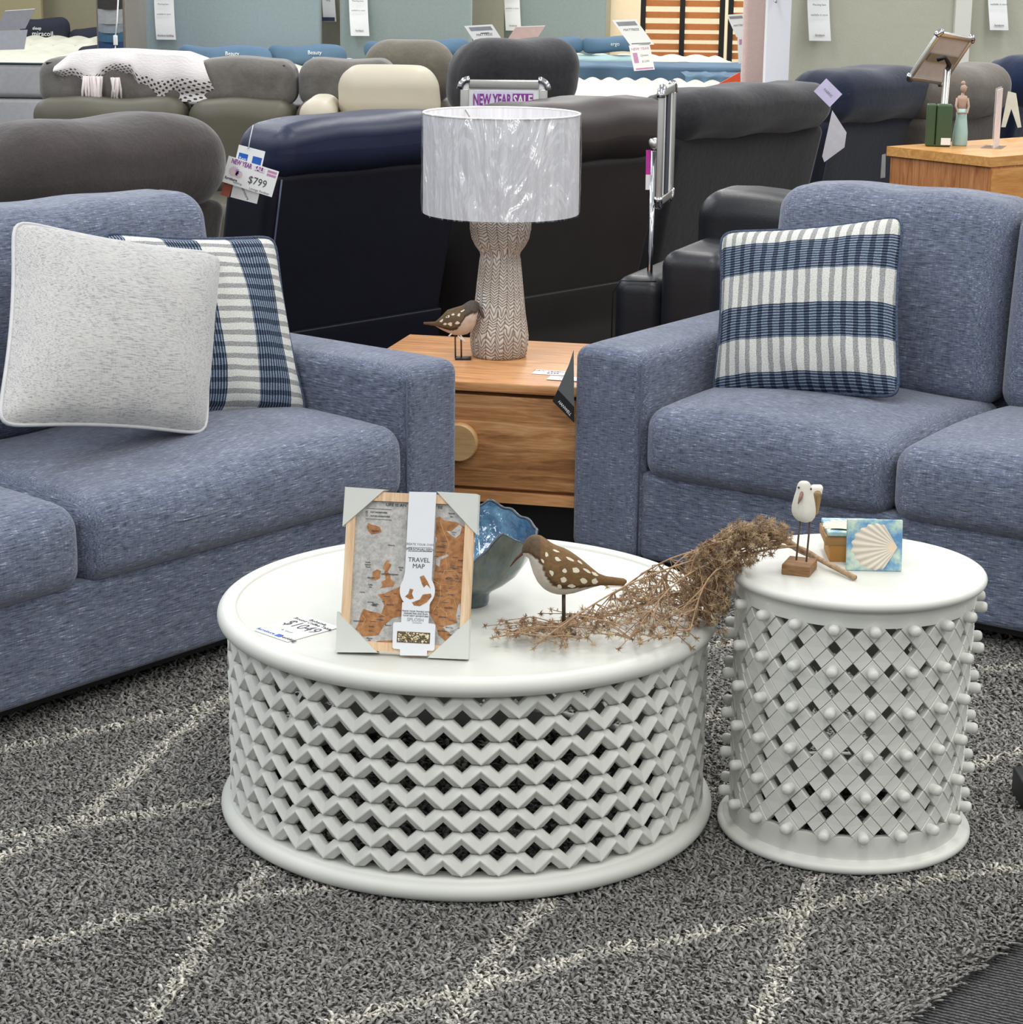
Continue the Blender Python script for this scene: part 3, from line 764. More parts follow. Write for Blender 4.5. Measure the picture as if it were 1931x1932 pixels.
# ---------------------------------------------------------------- wading birds
def lerp(tab,x):
    if x<=tab[0][0]: return tab[0][1]
    for (a,b),(c,d) in zip(tab[:-1],tab[1:]):
        if x<=c: return b+(d-b)*(x-a)/(c-a)
    return tab[-1][1]
def profile_body(name,Y,tf,xs,top,bot,seam,parentM,parent,wid,seed,brown,belly,spots,darkhead=None,nsec=60,flip=1):
    """body of revolution-like sections traced on its side view; colours painted by region"""
    inv=parentM.inverted(); rr=random.Random(seed)
    sp=[]; x0,x1=xs
    mb=MB(); n=72; rows=[]
    L=[]
    for i in range(nsec+1):
        q=i/nsec; q=.5-.5*math.cos(pi*q); xx=x0+(x1-x0)*q
        t_=lerp(top,xx); b_=lerp(bot,xx)
        A=aty(*tf(xx,t_),Y); B=aty(*tf(xx,b_),Y); c=(A+B)/2; hh=(A-B).length/2
        sm=lerp(seam,xx); L.append((c,hh,(b_-sm)/max(1,b_-t_),xx,q))
    for c,hh,sf,xx,q in L:
        for k in range(n):
            a=2*pi*k/n; w_=hh*wid
            p=Vector((c.x,c.y+w_*math.sin(a),c.z+hh*math.cos(a))); f=(1+math.cos(a))/2
            isb=f>sf; near=abs(f-sf)<.05
            if isb:
                col=list(brown); g=rr.uniform(.8,1.15)
                if darkhead and (xx-darkhead[0])*darkhead[1]>0: col=list(darkhead[2])
            else: col=list(belly); g=rr.uniform(.96,1.03)
            if near: col=[v_*.45 for v_ in brown]
            mb.v.append(tuple(inv@p)); mb.uv.append((0,0)); mb.c.append((*[v_*g for v_ in col[:3]],1))
    for i in range(nsec):
        for k in range(n):
            mb.f.append((i*n+k,i*n+(k+1)%n,(i+1)*n+(k+1)%n,(i+1)*n+k))
    mb.f.append(tuple(range(n))); mb.f.append(tuple(nsec*n+k for k in range(n))[::-1])
    o=mb.build(name,attrmat('painted_driftwood',.75,.3,.22,55,.5),parent)
    # paint flecks laid on the back
    fl=MB()
    for (xx,f,ln,wd_) in spots:
        t_=lerp(top,xx); b_=lerp(bot,xx); A=aty(*tf(xx,t_),Y); B=aty(*tf(xx,b_),Y); c=(A+B)/2; hh=(A-B).length/2
        a=math.acos(max(-1,min(1,2*f-1)))
        for (du,) in ((0,),):
            ring=[]
            for k in range(9):
                an=2*pi*k/9; rj=rr.uniform(.65,1.2)
                dx=ln*math.cos(an)*rj; da=wd_*math.sin(an)*rj/max(hh,.004)
                x2=xx+dx; t2=lerp(top,x2); b2=lerp(bot,x2); A2=aty(*tf(x2,t2),Y); B2=aty(*tf(x2,b2),Y); c2=(A2+B2)/2; h2=(A2-B2).length/2+.0006
                aa=-(a+da); ring.append(tuple(inv@Vector((c2.x,c2.y+h2*wid*math.sin(aa),c2.z+h2*math.cos(aa)))))
            fl.add(ring,[tuple(range(9))])
    if spots: fl.build('paint_flecks',plain('fleck_paint',srgb(214,208,186),.8,var=.1),o,smooth=False)
    return o
tfA=lambda x,y:(870+x/5.852,940+y/5.852)
foot=atz(1064,1196,TOPZ); YA=foot.y; MA=T(foot.x,foot.y,TOPZ)
bA=empty('wooden_bird',MA,'brown and cream wooden bird on a single rod on coffee table','ornament')
spots=[(1060,.80,38,.0045),(1140,.62,28,.004),(1200,.88,45,.003),(1265,.70,50,.005),(1130,.42,40,.006),(1000,.50,25,.005),(1220,.28,50,.004),(1360,.42,45,.006),(1390,.80,45,.003),(1480,.45,42,.005),(1480,.85,40,.003),(940,.78,20,.005),(900,.62,20,.003),(1090,.25,28,.005),(1040,.93,40,.003),(1310,.93,30,.003)]
profile_body('body',YA,tfA,(672,1832),
 [(672,570),(690,500),(720,450),(770,412),(820,402),(880,415),(940,455),(1000,500),(1060,528),(1130,550),(1200,585),(1280,640),(1360,700),(1450,775),(1520,830),(1600,860),(1700,872),(1800,885),(1832,905)],
 [(672,600),(690,625),(720,640),(750,660),(775,740),(800,820),(850,920),(920,995),(1000,1040),(1080,1058),(1150,1060),(1250,1045),(1350,1015),(1450,985),(1540,962),(1700,965),(1800,968),(1832,930)],
 [(672,600),(700,585),(740,572),(800,585),(850,612),(890,665),(920,750),(960,830),(1020,890),(1100,930),(1200,940),(1350,945),(1500,955),(1560,962),(1832,968)],
 MA,bA,.72,5,srgb(120,92,58),srgb(206,198,184),spots,(880,-1,srgb(96,78,58)))
b0=aty(*tfA(685,600),YA); b1=aty(*tfA(545,755),YA); iA=MA.inverted()
MB().tube([iA@b0,iA@((b0+b1)/2+Vector((0,0,.002))),iA@b1],[.0032,.0024,.0007],8).build('beak',plain('beak_brown',srgb(84,44,38),.6,var=.3,scale=120),bA)
MB().sphere(tuple(iA@(aty(*tfA(790,512),YA)+Vector((0,-.0105,0)))),.0014,8,6).build('eye',M['black'],bA)
z1=(iA@aty(*tfA(1140,1052),YA)).z
MB().tube([(.0,0,0.002),((iA@aty(*tfA(1135,1052),YA)).x,0,z1+.004)],.0033,10).build('rod',plain('dark_iron',srgb(72,62,52),.45,metal=.4),bA)
MB().lathe([(0,.006),(.02,.006),(.022,.004),(.022,0),(0,0)],24).build('round_foot',plain('iron_foot',srgb(80,66,52),.6),bA)
# bird on the timber lamp table
LTZ=.46
tfB=lambda x,y:(780+x/3.577,180+y/3.577)
ft2=atz(*tfB(325,1780),LTZ); YB=ft2.y; MBd=T(ft2.x,YB,LTZ); iB=MBd.inverted()
bB=empty('wooden_bird',MBd,'brown and cream wooden bird pecking beside the lamp base','ornament')
spB=[(190,.7,14,.004),(235,.75,14,.004),(250,.45,16,.005),(270,.8,12,.004),(300,.5,16,.004),(310,.75,12,.005),(335,.85,14,.003),(215,.45,12,.003)]
profile_body('body',YB,tfB,(70,452),
 [(70,1530),(150,1526),(180,1500),(230,1448),(280,1432),(330,1418),(355,1400),(385,1384),(415,1384),(440,1400),(452,1425)],
 [(70,1545),(150,1556),(180,1575),(220,1595),(270,1615),(320,1620),(365,1610),(400,1585),(420,1550),(432,1500),(440,1450),(452,1440)],
 [(70,1545),(150,1553),(190,1562),(260,1572),(300,1560),(325,1520),(350,1480),(390,1452),(430,1458),(452,1440)],
 MBd,bB,.72,6,srgb(104,86,62),srgb(206,188,172),spB,(345,1,srgb(88,78,70)))
b0=aty(*tfB(445,1430),YB); b1=aty(*tfB(488,1530),YB)
MB().tube([iB@b0,iB@((b0+b1)/2),iB@b1],[.006,.004,.001],8).build('beak',plain('beak_grey',srgb(82,68,62),.6),bB)
for lx_ in (283,323):
    a=aty(*tfB(lx_,1612),YB); b=aty(*tfB(lx_+2,1775),YB); MB().tube([iB@a,iB@b],.0022,8).build('leg',plain('leg_iron',srgb(70,56,40),.5),bB)
c=iB@aty(*tfB(335,1785),YB)
MB().box(c.x-.02,c.x+.022,-.016,.016,0,.005).build('foot_plate',M['black'],bB,smooth=False)
m=MB(); 
for (a,b) in (((240,1625),(262,1605)),((300,1622),(350,1665)),((318,1618),(355,1668))):
    m.tube([iB@aty(*tfB(*a),YB-.01),iB@aty(*tfB(*b),YB-.01)],.0022,5)
m.build('ribbon_tie',M['card'],bB)
# white bird on the small table
tfC=lambda x,y:(1460+x/6.896,890+y/6.896)
STZ=STH
pf=atz(*tfC(330,1200),STZ+.022); YC=pf.y; MC=T(pf.x,YC,STZ); iC=MC.inverted()
bC=empty('wooden_bird',MC,'white wooden seabird on two wires and a timber block','ornament')
tabL=[(128,400,10),(140,332,468),(170,314,486),(210,303,498),(260,292,510),(320,275,528),(400,258,545),(480,246,556),(540,246,558),(590,262,548),(625,295,520),(645,350,470)]
mb=MB(); n=28; nr=0
for i,(zy,xl,xr) in enumerate([(124,372,428),(128,350,450)]+tabL[1:]):
    A=iC@aty(*tfC(xl,zy),YC); B=iC@aty(*tfC(xr,zy),YC); c=(A+B)/2; w_=(B.x-A.x)/2
    dep=w_*(1.0 if zy<230 else 1.0+.75*(zy-230)/400)
    for k in range(n):
        a=2*pi*k/n; yy=dep*math.sin(a); 
        mb.v.append((c.x+w_*math.cos(a),yy+(dep-w_)*.8,c.z)); mb.uv.append((0,0)); mb.c.append((*srgb(214,210,198)[:3],1))
    nr+=1
for i in range(nr-1):
    for k in range(n): mb.f.append((i*n+k,(i+1)*n+k,(i+1)*n+(k+1)%n,i*n+(k+1)%n))
mb.f.append(tuple(range(n))); mb.f.append(tuple((nr-1)*n+k for k in range(n))[::-1])
body=mb.build('body',attrmat('chalky_paint',.8,.2,.12,40,.4),bC)
A=iC@aty(*tfC(565,430),YC); wp=wood('driftwood',srgb(92,72,40),srgb(128,102,62),srgb(160,134,92),'Z',5,.8)
MB().rbox(A.x-.006,A.x+.007,.004,.045,A.z-.022,A.z+.020,.006,n=3,seg=2,fn=lambda x,y,z:(x+(z-A.z)*.14,y,z)).build('wing',wp,bC)
A=iC@aty(*tfC(578,290),YC)
A.z-=.004
MB().rbox(A.x-.0105,A.x+.0105,.018,.036,A.z-.014,A.z+.012,.005,n=3,seg=3,fn=lambda x,y,z:(x+(z-A.z)*.22,y+(z-A.z)*.3,z)).build('tail',plain('chalky_tail',srgb(214,210,198),.8),bC)
w0=iC@aty(*tfC(365,250),YC); w1=iC@aty(*tfC(300,375),YC)
MB().tube([w0+Vector((0,-.010,0)),(w0+w1)/2+Vector((0,-.0185,.001)),w1+Vector((0,-.0225,0))],[.0036,.0032,.0009],8).build('beak',plain('beak_pinkbrown',srgb(132,100,84),.7,var=.25,scale=150),bC)
for (ex,ey) in ((480,210),(320,190)):
    e_=iC@aty(*tfC(ex,ey),YC); dx=abs(ex-400)/100
    MB().sphere((e_.x*1.0,-.0125*math.sqrt(max(0.05,1-dx*dx*.9)),e_.z),.0019,8,6).build('eye',plain('eye_brown',srgb(70,50,30),.4),bC)
for (xa,xb,yb) in ((347,297,1150),(478,428,1172)):
    a=iC@aty(*tfC(xa,620),YC); b=iC@aty(*tfC(xb,yb),YC); MB().tube([a,b],.0017,8).build('leg',plain('leg_wire',srgb(78,62,48),.5),bC)
# block
q0=atz(*tfC(100,1337),STZ); q1=atz(*tfC(465,1378),STZ); q2=atz(*tfC(598,1265),STZ)
MK=frame(q0,q1-q0,(q2-q1)); bl_w=(q1-q0).length; bl_d=abs((MK.inverted()@q2).y)
o=MB().rbox(0,bl_w,0,bl_d,0,.0185,.0018,n=3,seg=2).build('timber_block',wood('block_wood',srgb(104,74,48),srgb(136,100,66),srgb(160,122,84),'X',8,.75),bC)
o.matrix_local=iC@MK
# ---------------------------------------------------------------- shell coasters and box
def shell_mat(name,seed):
    t=NT(name); n=t.noise(t.tc('Object',(28,28,28),loc=(seed,0,0)),1,4,.6)
    t.color(t.ramp(n,[(.36,srgb(84,134,176)),(.46,srgb(126,166,190)),(.54,srgb(170,196,184)),(.62,srgb(196,212,196))])); return t.set(Roughness=.5)
def shell(parent,cx,cy,R_,z,mat,ang=pi):
    mb=MB(); nr=11; nseg=nr*6
    def f(u,v):
        a=ang-1.02+2.04*u
        rib=math.cos(u*nr*2*pi); rr_=R_*(1+.02*rib)*(1-.44*abs(2*u-1)**1.7)
        r=rr_*v
        h=.0012+.0016*math.sin(pi*min(1,v*1.02))+.0007*rib*v
        if v>.999: h=-.0005
        return (cx+r*math.cos(a),cy+r*math.sin(a),z+h)
    def cf(u,v):
        rib=.5+.5*math.cos(u*nr*2*pi); g=.62+.38*rib
        return (.80*g,.73*g,.60*g,1) if v>.2 else (.78,.60,.45,1)
    mb.grid(nseg,16,f,colfn=cf,flip=True)
    mb.build('shell',mat,parent)
shm=attrmat('shell_relief',.6,.3,.05,60,.1)
P0=atz(1597,1077,STZ); P1=atz(1702,1079,STZ); X=P1-P0; back=Vector((0,0,1)).cross(X.normalized()); ln=math.radians(12)
MT=frame((P0+P1)/2+Vector((0,0,.0005)),X,Vector((0,0,math.cos(ln)))+back*math.sin(ln)); hwd=(P1-P0).length/2; hh=onplane(1650,980,MT)[1]
tile_=empty('shell_coaster',MT,'square blue coaster with a raised scallop shell, propped upright','coaster')
MB().rbox(-hwd,hwd,0,hh,-.008,0,.002,n=4,seg=2).build('tile',shell_mat('sea_wash',0),tile_)
shell(tile_,hwd*.82,hh*.47,hwd*1.66,.0,shm)
B0=atz(1566,1061,STZ); B1=atz(1612,1062,STZ)
MX=frame(B0+Vector((0,.003,0)),Vector((1,-.02,0)),Vector((.0,1,0)))
kb=empty('cardboard_box',MX,'small brown cardboard gift box behind the upright coaster','box')
kraft=plain('kraft_card',srgb(172,122,58),.7,var=.05)
MB().rbox(0,.088,0,.088,0,.046,.001,n=2,seg=1).build('box_body',kraft,kb,auto=30)
MB().rbox(-.009,.097,-.001,.092,.030,.0465,.001,n=2,seg=1).build('box_lid',plain('kraft_lid',srgb(158,120,72),.7),kb,auto=30)
MT2=MX@T(.044,.046,.0555)
t2=empty('shell_coaster',MT2,'square blue coaster with a shell lying flat on the box','coaster')
MB().rbox(-.05,.05,-.05,.05,-.008,.0,.002,n=4,seg=2).build('tile',shell_mat('sea_wash_b',3),t2)
shell(t2,.0,-.042,.08,.0,attrmat('shell_relief_pink',.6,.3,.05,60,.1),ang=pi/2+.35)
# ---------------------------------------------------------------- price card on the coffee table
Ci=[atz(x,y,TOPZ) for x,y in ((479,1187),(542,1209),(642,1187),(584,1163))]
MP=frame((Ci[0]+Ci[2])/2+Vector((0,0,.0008)),Ci[1]-Ci[0],Ci[3]-Ci[0]); pw=(Ci[1]-Ci[0]).length/2; ph_=(Ci[3]-Ci[0]).length/2
pc=empty('price_card',MP,'white price card lying flat on coffee table left of the map','price card')
MB().box(-pw,pw,-ph_,ph_,-.0006,.0004).build('card',M['card'],pc,smooth=False)
SM=[text('$1049',.040,T(.0,.012,.0006),M['ink'],pc,sx=.8),text('Round Coffee Table',.0125,T(0,ph_*.62,.0006),M['ink'],pc,sx=.95),text('Bohemia',.0125,T(0,ph_*.82,.0006),M['ink'],pc),text('In stock',.009,T(0,-ph_*.38,.0006),M['greyink'],pc),text('furniture',.013,T(-.024,-ph_*.82,.0006),M['blueink'],pc),text('bedding',.013,T(.034,-ph_*.82,.0006),M['ink'],pc)]
SM.append(MB().box(.002,.016,-ph_*.92,-ph_*.70,.0004,.0006).build('l',M['blueink'],pc,smooth=False)); join_texts(SM)
# ---------------------------------------------------------------- dried branch across both tables
rb=random.Random(21)
MBr=T(.36,3.62,.40); iR=MBr.inverted()
br=empty('dried_branch',MBr,'spiky brown dried foliage branch draped between the two white tables','dried plant')
main=[atz(1614,1090,STZ+.006),atz(1560,1062,STZ+.012),atz(1510,1035,STZ+.020),aty(1470,1016,3.640),aty(1420,1022,3.635),aty(1370,1050,3.62),aty(1330,1090,3.60),atz(1270,1122,.425),atz(1200,1145,.41),atz(1120,1168,.402),atz(1040,1185,.398),atz(960,1192,.397)]
def spl(P,n=6):
    out=[]
    for i in range(len(P)-1):
        p0=P[max(0,i-1)];p1=P[i];p2=P[i+1];p3=P[min(len(P)-1,i+2)]
        for k in range(n):
            t_=k/n; out.append(.5*((2*p1)+(-p0+p2)*t_+(2*p0-5*p1+4*p2-p3)*t_*t_+(-p0+3*p1-3*p2+p3)*t_**3))
    out.append(P[-1]); return out
st_=MB(); stems=[]
S=spl(main); stems+=S[12:]
nS=len(S); st_.tube([iR@p for p in S],[.0042*(1-.8*i/nS)+.0008 for i in range(nS)],7)
for (dx,dy,en) in ((-6,10,(1190,1205)),(5,-8,(1250,1090)),(0,14,(1300,1200)),(4,-12,(1160,1120)),(-3,6,(1010,1215)),(2,20,(1390,1120)),(6,-16,(1300,1060))):
    Pq=[main[1],main[2]+Vector((rb.uniform(-.004,.004),0,rb.uniform(-.006,.006))),main[3]+Vector((0,rb.uniform(-.01,.01),dy*-.0007)),main[4]+Vector((0,rb.uniform(-.02,.02),dy*-.0009))]
    z_=.41; E_=atz(en[0],en[1],z_) if en[1]>1110 else aty(en[0],en[1],3.6)
    Pq+= [ (main[5]*.5+E_*.5)+Vector((0,0,.03)) if en[0]<1350 else main[5], E_]
    q=spl(Pq); stems+=q[10:]; st_.tube([iR@p for p in q],[.0024*(1-.75*i/len(q))+.0005 for i in range(len(q))],6)
st_.build('stem',plain('dry_stem',srgb(164,136,106),.85,var=.3,scale=120),br)
fol=MB(); tw_=MB()
def star(mb,c,r,n,col):
    for i in range(n):
        z=rb.uniform(-1,1); a=rb.uniform(0,2*pi); s_q=math.sqrt(1-z*z); d=Vector((s_q*math.cos(a),s_q*math.sin(a),z))
        l=r*rb.uniform(.6,1.1); u=d.orthogonal().normalized(); w_=d.cross(u); b=.0008
        vs=[c+u*b,c+(u*-.5+w_*.87)*b,c+(u*-.5-w_*.87)*b,c+d*l]
        # mid-body to fatten spikes
        k=rb.uniform(.75,1.2); mb.add(vs,[(0,1,3),(1,2,3),(2,0,3)],col=(*[q*k for q in col],1))
SN=np.array([tuple(p) for p in stems])
polyA=[(1300,1045),(1345,1012),(1395,982),(1440,974),(1478,985),(1498,1012),(1470,1040),(1440,1055),(1405,1075),(1385,1110),(1375,1150),(1335,1190),(1295,1175),(1285,1120)]
polyB=[(1290,1100),(1230,1080),(1160,1118),(1140,1150),(1130,1195),(1190,1218),(1260,1205),(1320,1185),(1340,1120)]
polyC=[(1150,1150),(1080,1160),(1030,1155),(960,1170),(930,1178),(940,1205),(990,1200),(1050,1215),(1130,1200)]
def inp(x,y,P_):
    r=False
    for i in range(len(P_)):
        (x1,y1),(x2,y2)=P_[i],P_[i-1]
        if (y1>y)!=(y2>y) and x<(x2-x1)*(y-y1)/(y2-y1)+x1: r=not r
    return r
def samp(P_):
    xs=[p[0] for p in P_];ys=[p[1] for p in P_]
    while 1:
        x,y=rb.uniform(min(xs),max(xs)),rb.uniform(min(ys),max(ys))
        if inp(x,y,P_): return x,y
pts=[]
for k in range(420):
    x,y=samp(polyA); p=aty(x,y,3.61+rb.uniform(-.05,.05)); 
    if math.hypot(p.x-CT.x,p.y-CT.y)<.46: p.z=max(p.z,CTH+.006)
    if math.hypot(p.x-ST.x,p.y-ST.y)<.235: p.z=max(p.z,STH+.006)
    pts.append(p)
for k in range(150): x,y=samp(polyB); pts.append(atz(x,y,CTH+rb.uniform(.006,.045)))
for k in range(75): x,y=samp(polyC); pts.append(atz(x,y,CTH+rb.uniform(.006,.022)))
for x,y in ((916,1181),(930,1203),(1007,1223),(1060,1218),(1068,1222),(1145,1107),(1155,1128),(1180,1110),(1228,1087),(1235,1095),(1252,1085),(1120,1215),(1168,1225),(1285,1222),(1306,1222),(1315,1205),(945,1172),(992,1165),(1040,1150),(1100,1150),(1358,1195),(1366,1210),(1370,1190)):
    if x>1270 and y>1180: p=aty(x,y,3.52 if x<1330 else 3.6)
    else: p=atz(x,y,CTH+.008)
    pts.append(p)
cols=[srgb(184,160,128)[:3],srgb(158,134,104)[:3],srgb(198,176,142)[:3],srgb(146,120,94)[:3]]
for p in pts:
    d=((SN-np.array(tuple(p)))**2).sum(1)
    # prefer an anchor up-stem so twigs fan outwards
    cand=np.argsort(d)[:14]; a=Vector(SN[rb.choice(list(cand))]); L_=(p-a).length
    if L_>.003:
        mid=(a+p)/2+Vector((rb.uniform(-1,1),rb.uniform(-1,1),rb.uniform(0,1)))*L_*.12
        tw_.tube([iR@a,iR@mid,iR@p],[.0011,.0009,.0007],4,cap=False)
        for q in (.55,.8):
            b=a.lerp(p,q); e=b+Vector((rb.uniform(-1,1),rb.uniform(-.6,.6),rb.uniform(-.3,1)))*.009; tw_.tube([iR@b,iR@e],[.0007,.0005],3,cap=False); star(fol,iR@e,.0045,7,rb.choice(cols))
    star(fol,iR@p,rb.uniform(.0085,.0125),26,rb.choice(cols))
tw_.build('twigs',plain('dry_twig',srgb(158,128,98),.85,var=.3,scale=120),br)
o=fol.build('foliage',attrmat('dry_needles',.85,.2,.1,60,0),br,smooth=False)
for k_ in ('twigs','foliage'):
    for ch in br.children:
        if ch.name==k_: ch['kind']='stuff'
# ---------------------------------------------------------------- timber lamp table
LT0=atz(877,719,LTZ); LT1=atz(1051,729,LTZ); dX=(LT1-LT0).normalized(); dY=Vector((-dX.y,dX.x,0))
ML=frame(LT0,dX,dY)
xl=(ML.inverted()@atz(757,640,LTZ)).x; yb=(ML.inverted()@atz(1087,647,LTZ)).y
ang=math.atan2(dX.y,dX.x); OL=ML@Vector((xl,0,0)); ML=rotz((OL.x,OL.y,0),ang); WT=.80
ltw=wood('oak_boards',srgb(160,106,64),srgb(196,140,90),srgb(214,164,112),'X',2.2,.42,2.2)
ltd=wood('drawer_oak',srgb(120,76,42),srgb(172,120,72),srgb(206,156,108),'X',2.6,.5,1.3)
lt=empty('lamp_table',ML,'low timber lamp table with one drawer between the two sofas','table')
MB().rbox(0,WT,0,yb,LTZ-.026,LTZ,.004,n=2,seg=2).build('tabletop',ltw,lt,auto=40)
MB().box(.02,WT-.02,.03,yb-.02,.175,LTZ-.034).build('carcass',ltd,lt,smooth=False)
MB().box(.03,WT-.03,.035,yb-.03,LTZ-.034,LTZ-.026).build('shadow_gap',M['black'],lt,smooth=False)
dr=MB().rbox(.012,WT-.012,.008,.03,.185,LTZ-.036,.003,n=2,seg=2).build('drawer',ltd,lt,auto=40)
MB().box(.02,WT-.02,.004,.04,.148,.176).build('bottom_rail',ltw,lt,smooth=False)
MBx=ML.inverted()
kn=MBx@aty(876,826,(ML@Vector((.1,0,0))).y)
MB().lathe([(0,.026),(.046,.026),(.049,.022),(.049,.004),(.046,0),(0,0)],40,M=T(kn.x,.008,kn.z)@Matrix.Rotation(pi/2,4,'X')).build('knob',wood('knob_oak',srgb(178,140,96),srgb(196,160,112),srgb(206,172,126),'X',3,.5),dr,auto=40)
MB().box(.04,WT-.04,.09,.12,-.021,.148).build('black_underpanel',M['black'],lt,smooth=False)  # added black panel, stands in for the deep shade under the table
for (x,y) in ((.05,.08),(WT-.05,.08),(.05,yb-.08),(WT-.05,yb-.08)):
    MB().box(x-.02,x+.02,y-.02,y+.02,-.02,.15).build('leg',M['black'],lt,smooth=False)
# price cards on the lamp table
def flatcard(cx,cy,z,w_,h_,rot,name,lab,lines,parts=()):
    c=atz(cx,cy,z); Mc=rotz((c.x,c.y,z+.0008),rot); o=MB().box(-w_/2,w_/2,-h_/2,h_/2,0,.0008).build(name,M['card'],M=Mc,smooth=False); tag(o,*lab)
    ts=[text(b,s,T(x,y,.0011),M[m],o) for (b,s,x,y,m) in lines]
    if ts: join_texts(ts)
    return o
flatcard(1038,704,LTZ,.085,.055,-.25,'price_card',('price card with purple headline lying on timber lamp table','price card','cards on the lamp table'),[('NEW YEAR',.014,-.012,.014,'purple'),('SALE',.014,.028,.014,'purple'),('$399',.016,.01,-.008,'ink')])
flatcard(1066,715,LTZ+.001,.085,.05,-.25,'price_card',('plain white price card overlapping the purple printed one','price card','cards on the lamp table'),[('1699',.014,.0,.012,'ink')])
# fabric swatch hanging on the right sofa arm
a_=aty(1076,662,5.36); 
MS=T(a_.x+.01,5.33,0)
sw=MB(); q=[aty(x,y,5.30) for x,y in ((1079,668),(1079,798),(1043,757),(1053,735),(1074,690))]
Ms=frame(q[2],q[1]-q[2],q[3]-q[2]); iv=Ms.inverted()
grey=[(1083,660),(1084,792),(1053,735),(1074,688)]; blk=[(1053,735),(1043,757),(1084,798),(1084,768)]
o=MB().prism([(iv@aty(x,y,5.30)).xy[:] for x,y in grey],-.003,0).build('fabric_swatch',plain('grey_swatch',srgb(92,96,98),.8),M=Ms,smooth=False); tag(o,'grey fabric swatch with black label hanging off right sofa arm','swatch')
MB().prism([(iv@aty(x,y,5.30)).xy[:] for x,y in blk],-.004,.001).build('label_strip',M['black'],o,smooth=False)
c=iv@aty(1066,770,5.30); text('HANWELL',.010,T(c.x,c.y,.0015),M['card'],o)
# ---------------------------------------------------------------- lamp
lb=atz(942,681,LTZ); LY=lb.y+.074; LX=(aty(942,676,LY)).x
lm=empty('table_lamp',T(LX,LY,LTZ),'carved stone-look lamp with white drum shade wrapped in clear plastic','lamp')
t=NT('carved_whitewash'); 
tc=t.node('ShaderNodeTexCoord'); sx=t.node('ShaderNodeSeparateXYZ'); t.link(tc.outputs['Object'],sx.inputs[0])
wobA=t.noise(t.tc('Object',(8,8,5)),1,2,.5); an=t.math('ARCTAN2',sx.outputs[1],sx.outputs[0]); au=t.math('ADD',t.math('MULTIPLY',an,18/(2*pi)),t.math('MULTIPLY',wobA,1.6)); fr_=t.math('PINGPONG',au,.5)
wob=t.noise(t.tc('Object',(9,9,9)),1,3,.5); wob2=t.noise(t.tc('Object',(30,30,30)),1,2)
ph=t.math('ADD',t.math('MULTIPLY',sx.outputs[2],105),t.math('ADD',t.math('MULTIPLY',fr_,2.6),t.math('ADD',t.math('MULTIPLY',wob,11),t.math('MULTIPLY',wob2,.8))))
tri=t.math('PINGPONG',ph,.5); 
grain=t.math('SUBTRACT',tri,t.math('MULTIPLY',t.math('LESS_THAN',fr_,.04),.3))
base=t.ramp(grain,[(.03,srgb(118,104,92)),(.14,srgb(176,168,158)),(.24,srgb(216,212,204))])
pt=t.ramp(wob,[(.42,(0,0,0,1)),(.62,(1,1,1,1))])
t.color(t.mix(t.math('MULTIPLY',pt,.35),base,srgb(130,104,84))); t.bump(tri,.9,.006); carved=t.set(Roughness=.75)
MB().lathe([(0,0),(.069,0),(.0735,.006),(.0775,.03),(.0785,.056),(.0745,.085),(.070,.113),(.0645,.165),(.0585,.225),(.0545,.262),(.0525,.270),(.0545,.280),(.066,.295),(.076,.315),(.0812,.34),(.0815,.36),(.074,.385),(.05,.40),(0,.402)],72).build('lamp_base',carved,lm)
t=NT('pleated_shade'); sx=t.node('ShaderNodeSeparateXYZ'); tc=t.node('ShaderNodeTexCoord'); t.link(tc.outputs['Object'],sx.inputs[0])
an=t.math('ARCTAN2',sx.outputs[1],sx.outputs[0]); n=t.noise(t.tc('Object',(60,60,1.5)),1,3)
t.color(t.ramp(n,[(.3,srgb(224,223,228)),(.7,srgb(246,246,248))])); t.bump(n,.5,.004); shd=t.set(Roughness=.8)
z0,z1=.383,.642
MB().lathe([(.2055,z0),(.2045,z1),(.2025,z1),(.2035,z0)],96,closed=True).build('lamp_shade',shd,lm,auto=40)
MB().tube([(.2045*math.cos(a),.2045*math.sin(a),z1) for a in [2*pi*i/72 for i in range(72)]],.0028,6,closed=True).build('shade_trim',M['card'],lm)
MB().tube([(0,0,.40),(0,0,.55)],.008,8).sphere((0,0,.56),.03,12,8).build('bulb_holder',M['card'],lm)
m=MB()
for a in (0,2.09,4.19): m.tube([(0,0,.5),(.2*math.cos(a),.2*math.sin(a),.636)],.002,5)
m.build('shade_spider',M['alu'],lm)
t=NT('clear_wrap'); nt=t.t; nt.nodes.remove(t.b)
tr=t.node('ShaderNodeBsdfTransparent'); gl=t.node('ShaderNodeBsdfGlossy',Roughness=.08); mx=t.node('ShaderNodeMixShader'); mx.inputs[0].default_value=.26
v1=t.noise(t.tc('Object',(7,7,2.2),(.3,.5,0)),1,3,.6,1.6); v2=t.noise(t.tc('Object',(26,26,8),(.7,.2,.4)),1,2,.5,.6)
bp=t.node('ShaderNodeBump',Strength=1.0,Distance=.06); t.link(t.math('ADD',v1,t.math('MULTIPLY',v2,.35)),bp.inputs['Height']); t.link(bp.outputs[0],gl.inputs['Normal'])
t.link(tr.outputs[0],mx.inputs[1]); t.link(gl.outputs[0],mx.inputs[2]); t.link(mx.outputs[0],t.n['Material Output'].inputs[0]); wrap=t.m
def wf(p,a):
    x,y,z=p; r=1+.010*math.sin(9*a+z*14)*math.sin(z*17+a*2)+.006*math.sin(23*a-z*30); return (x*r,y*r,z)
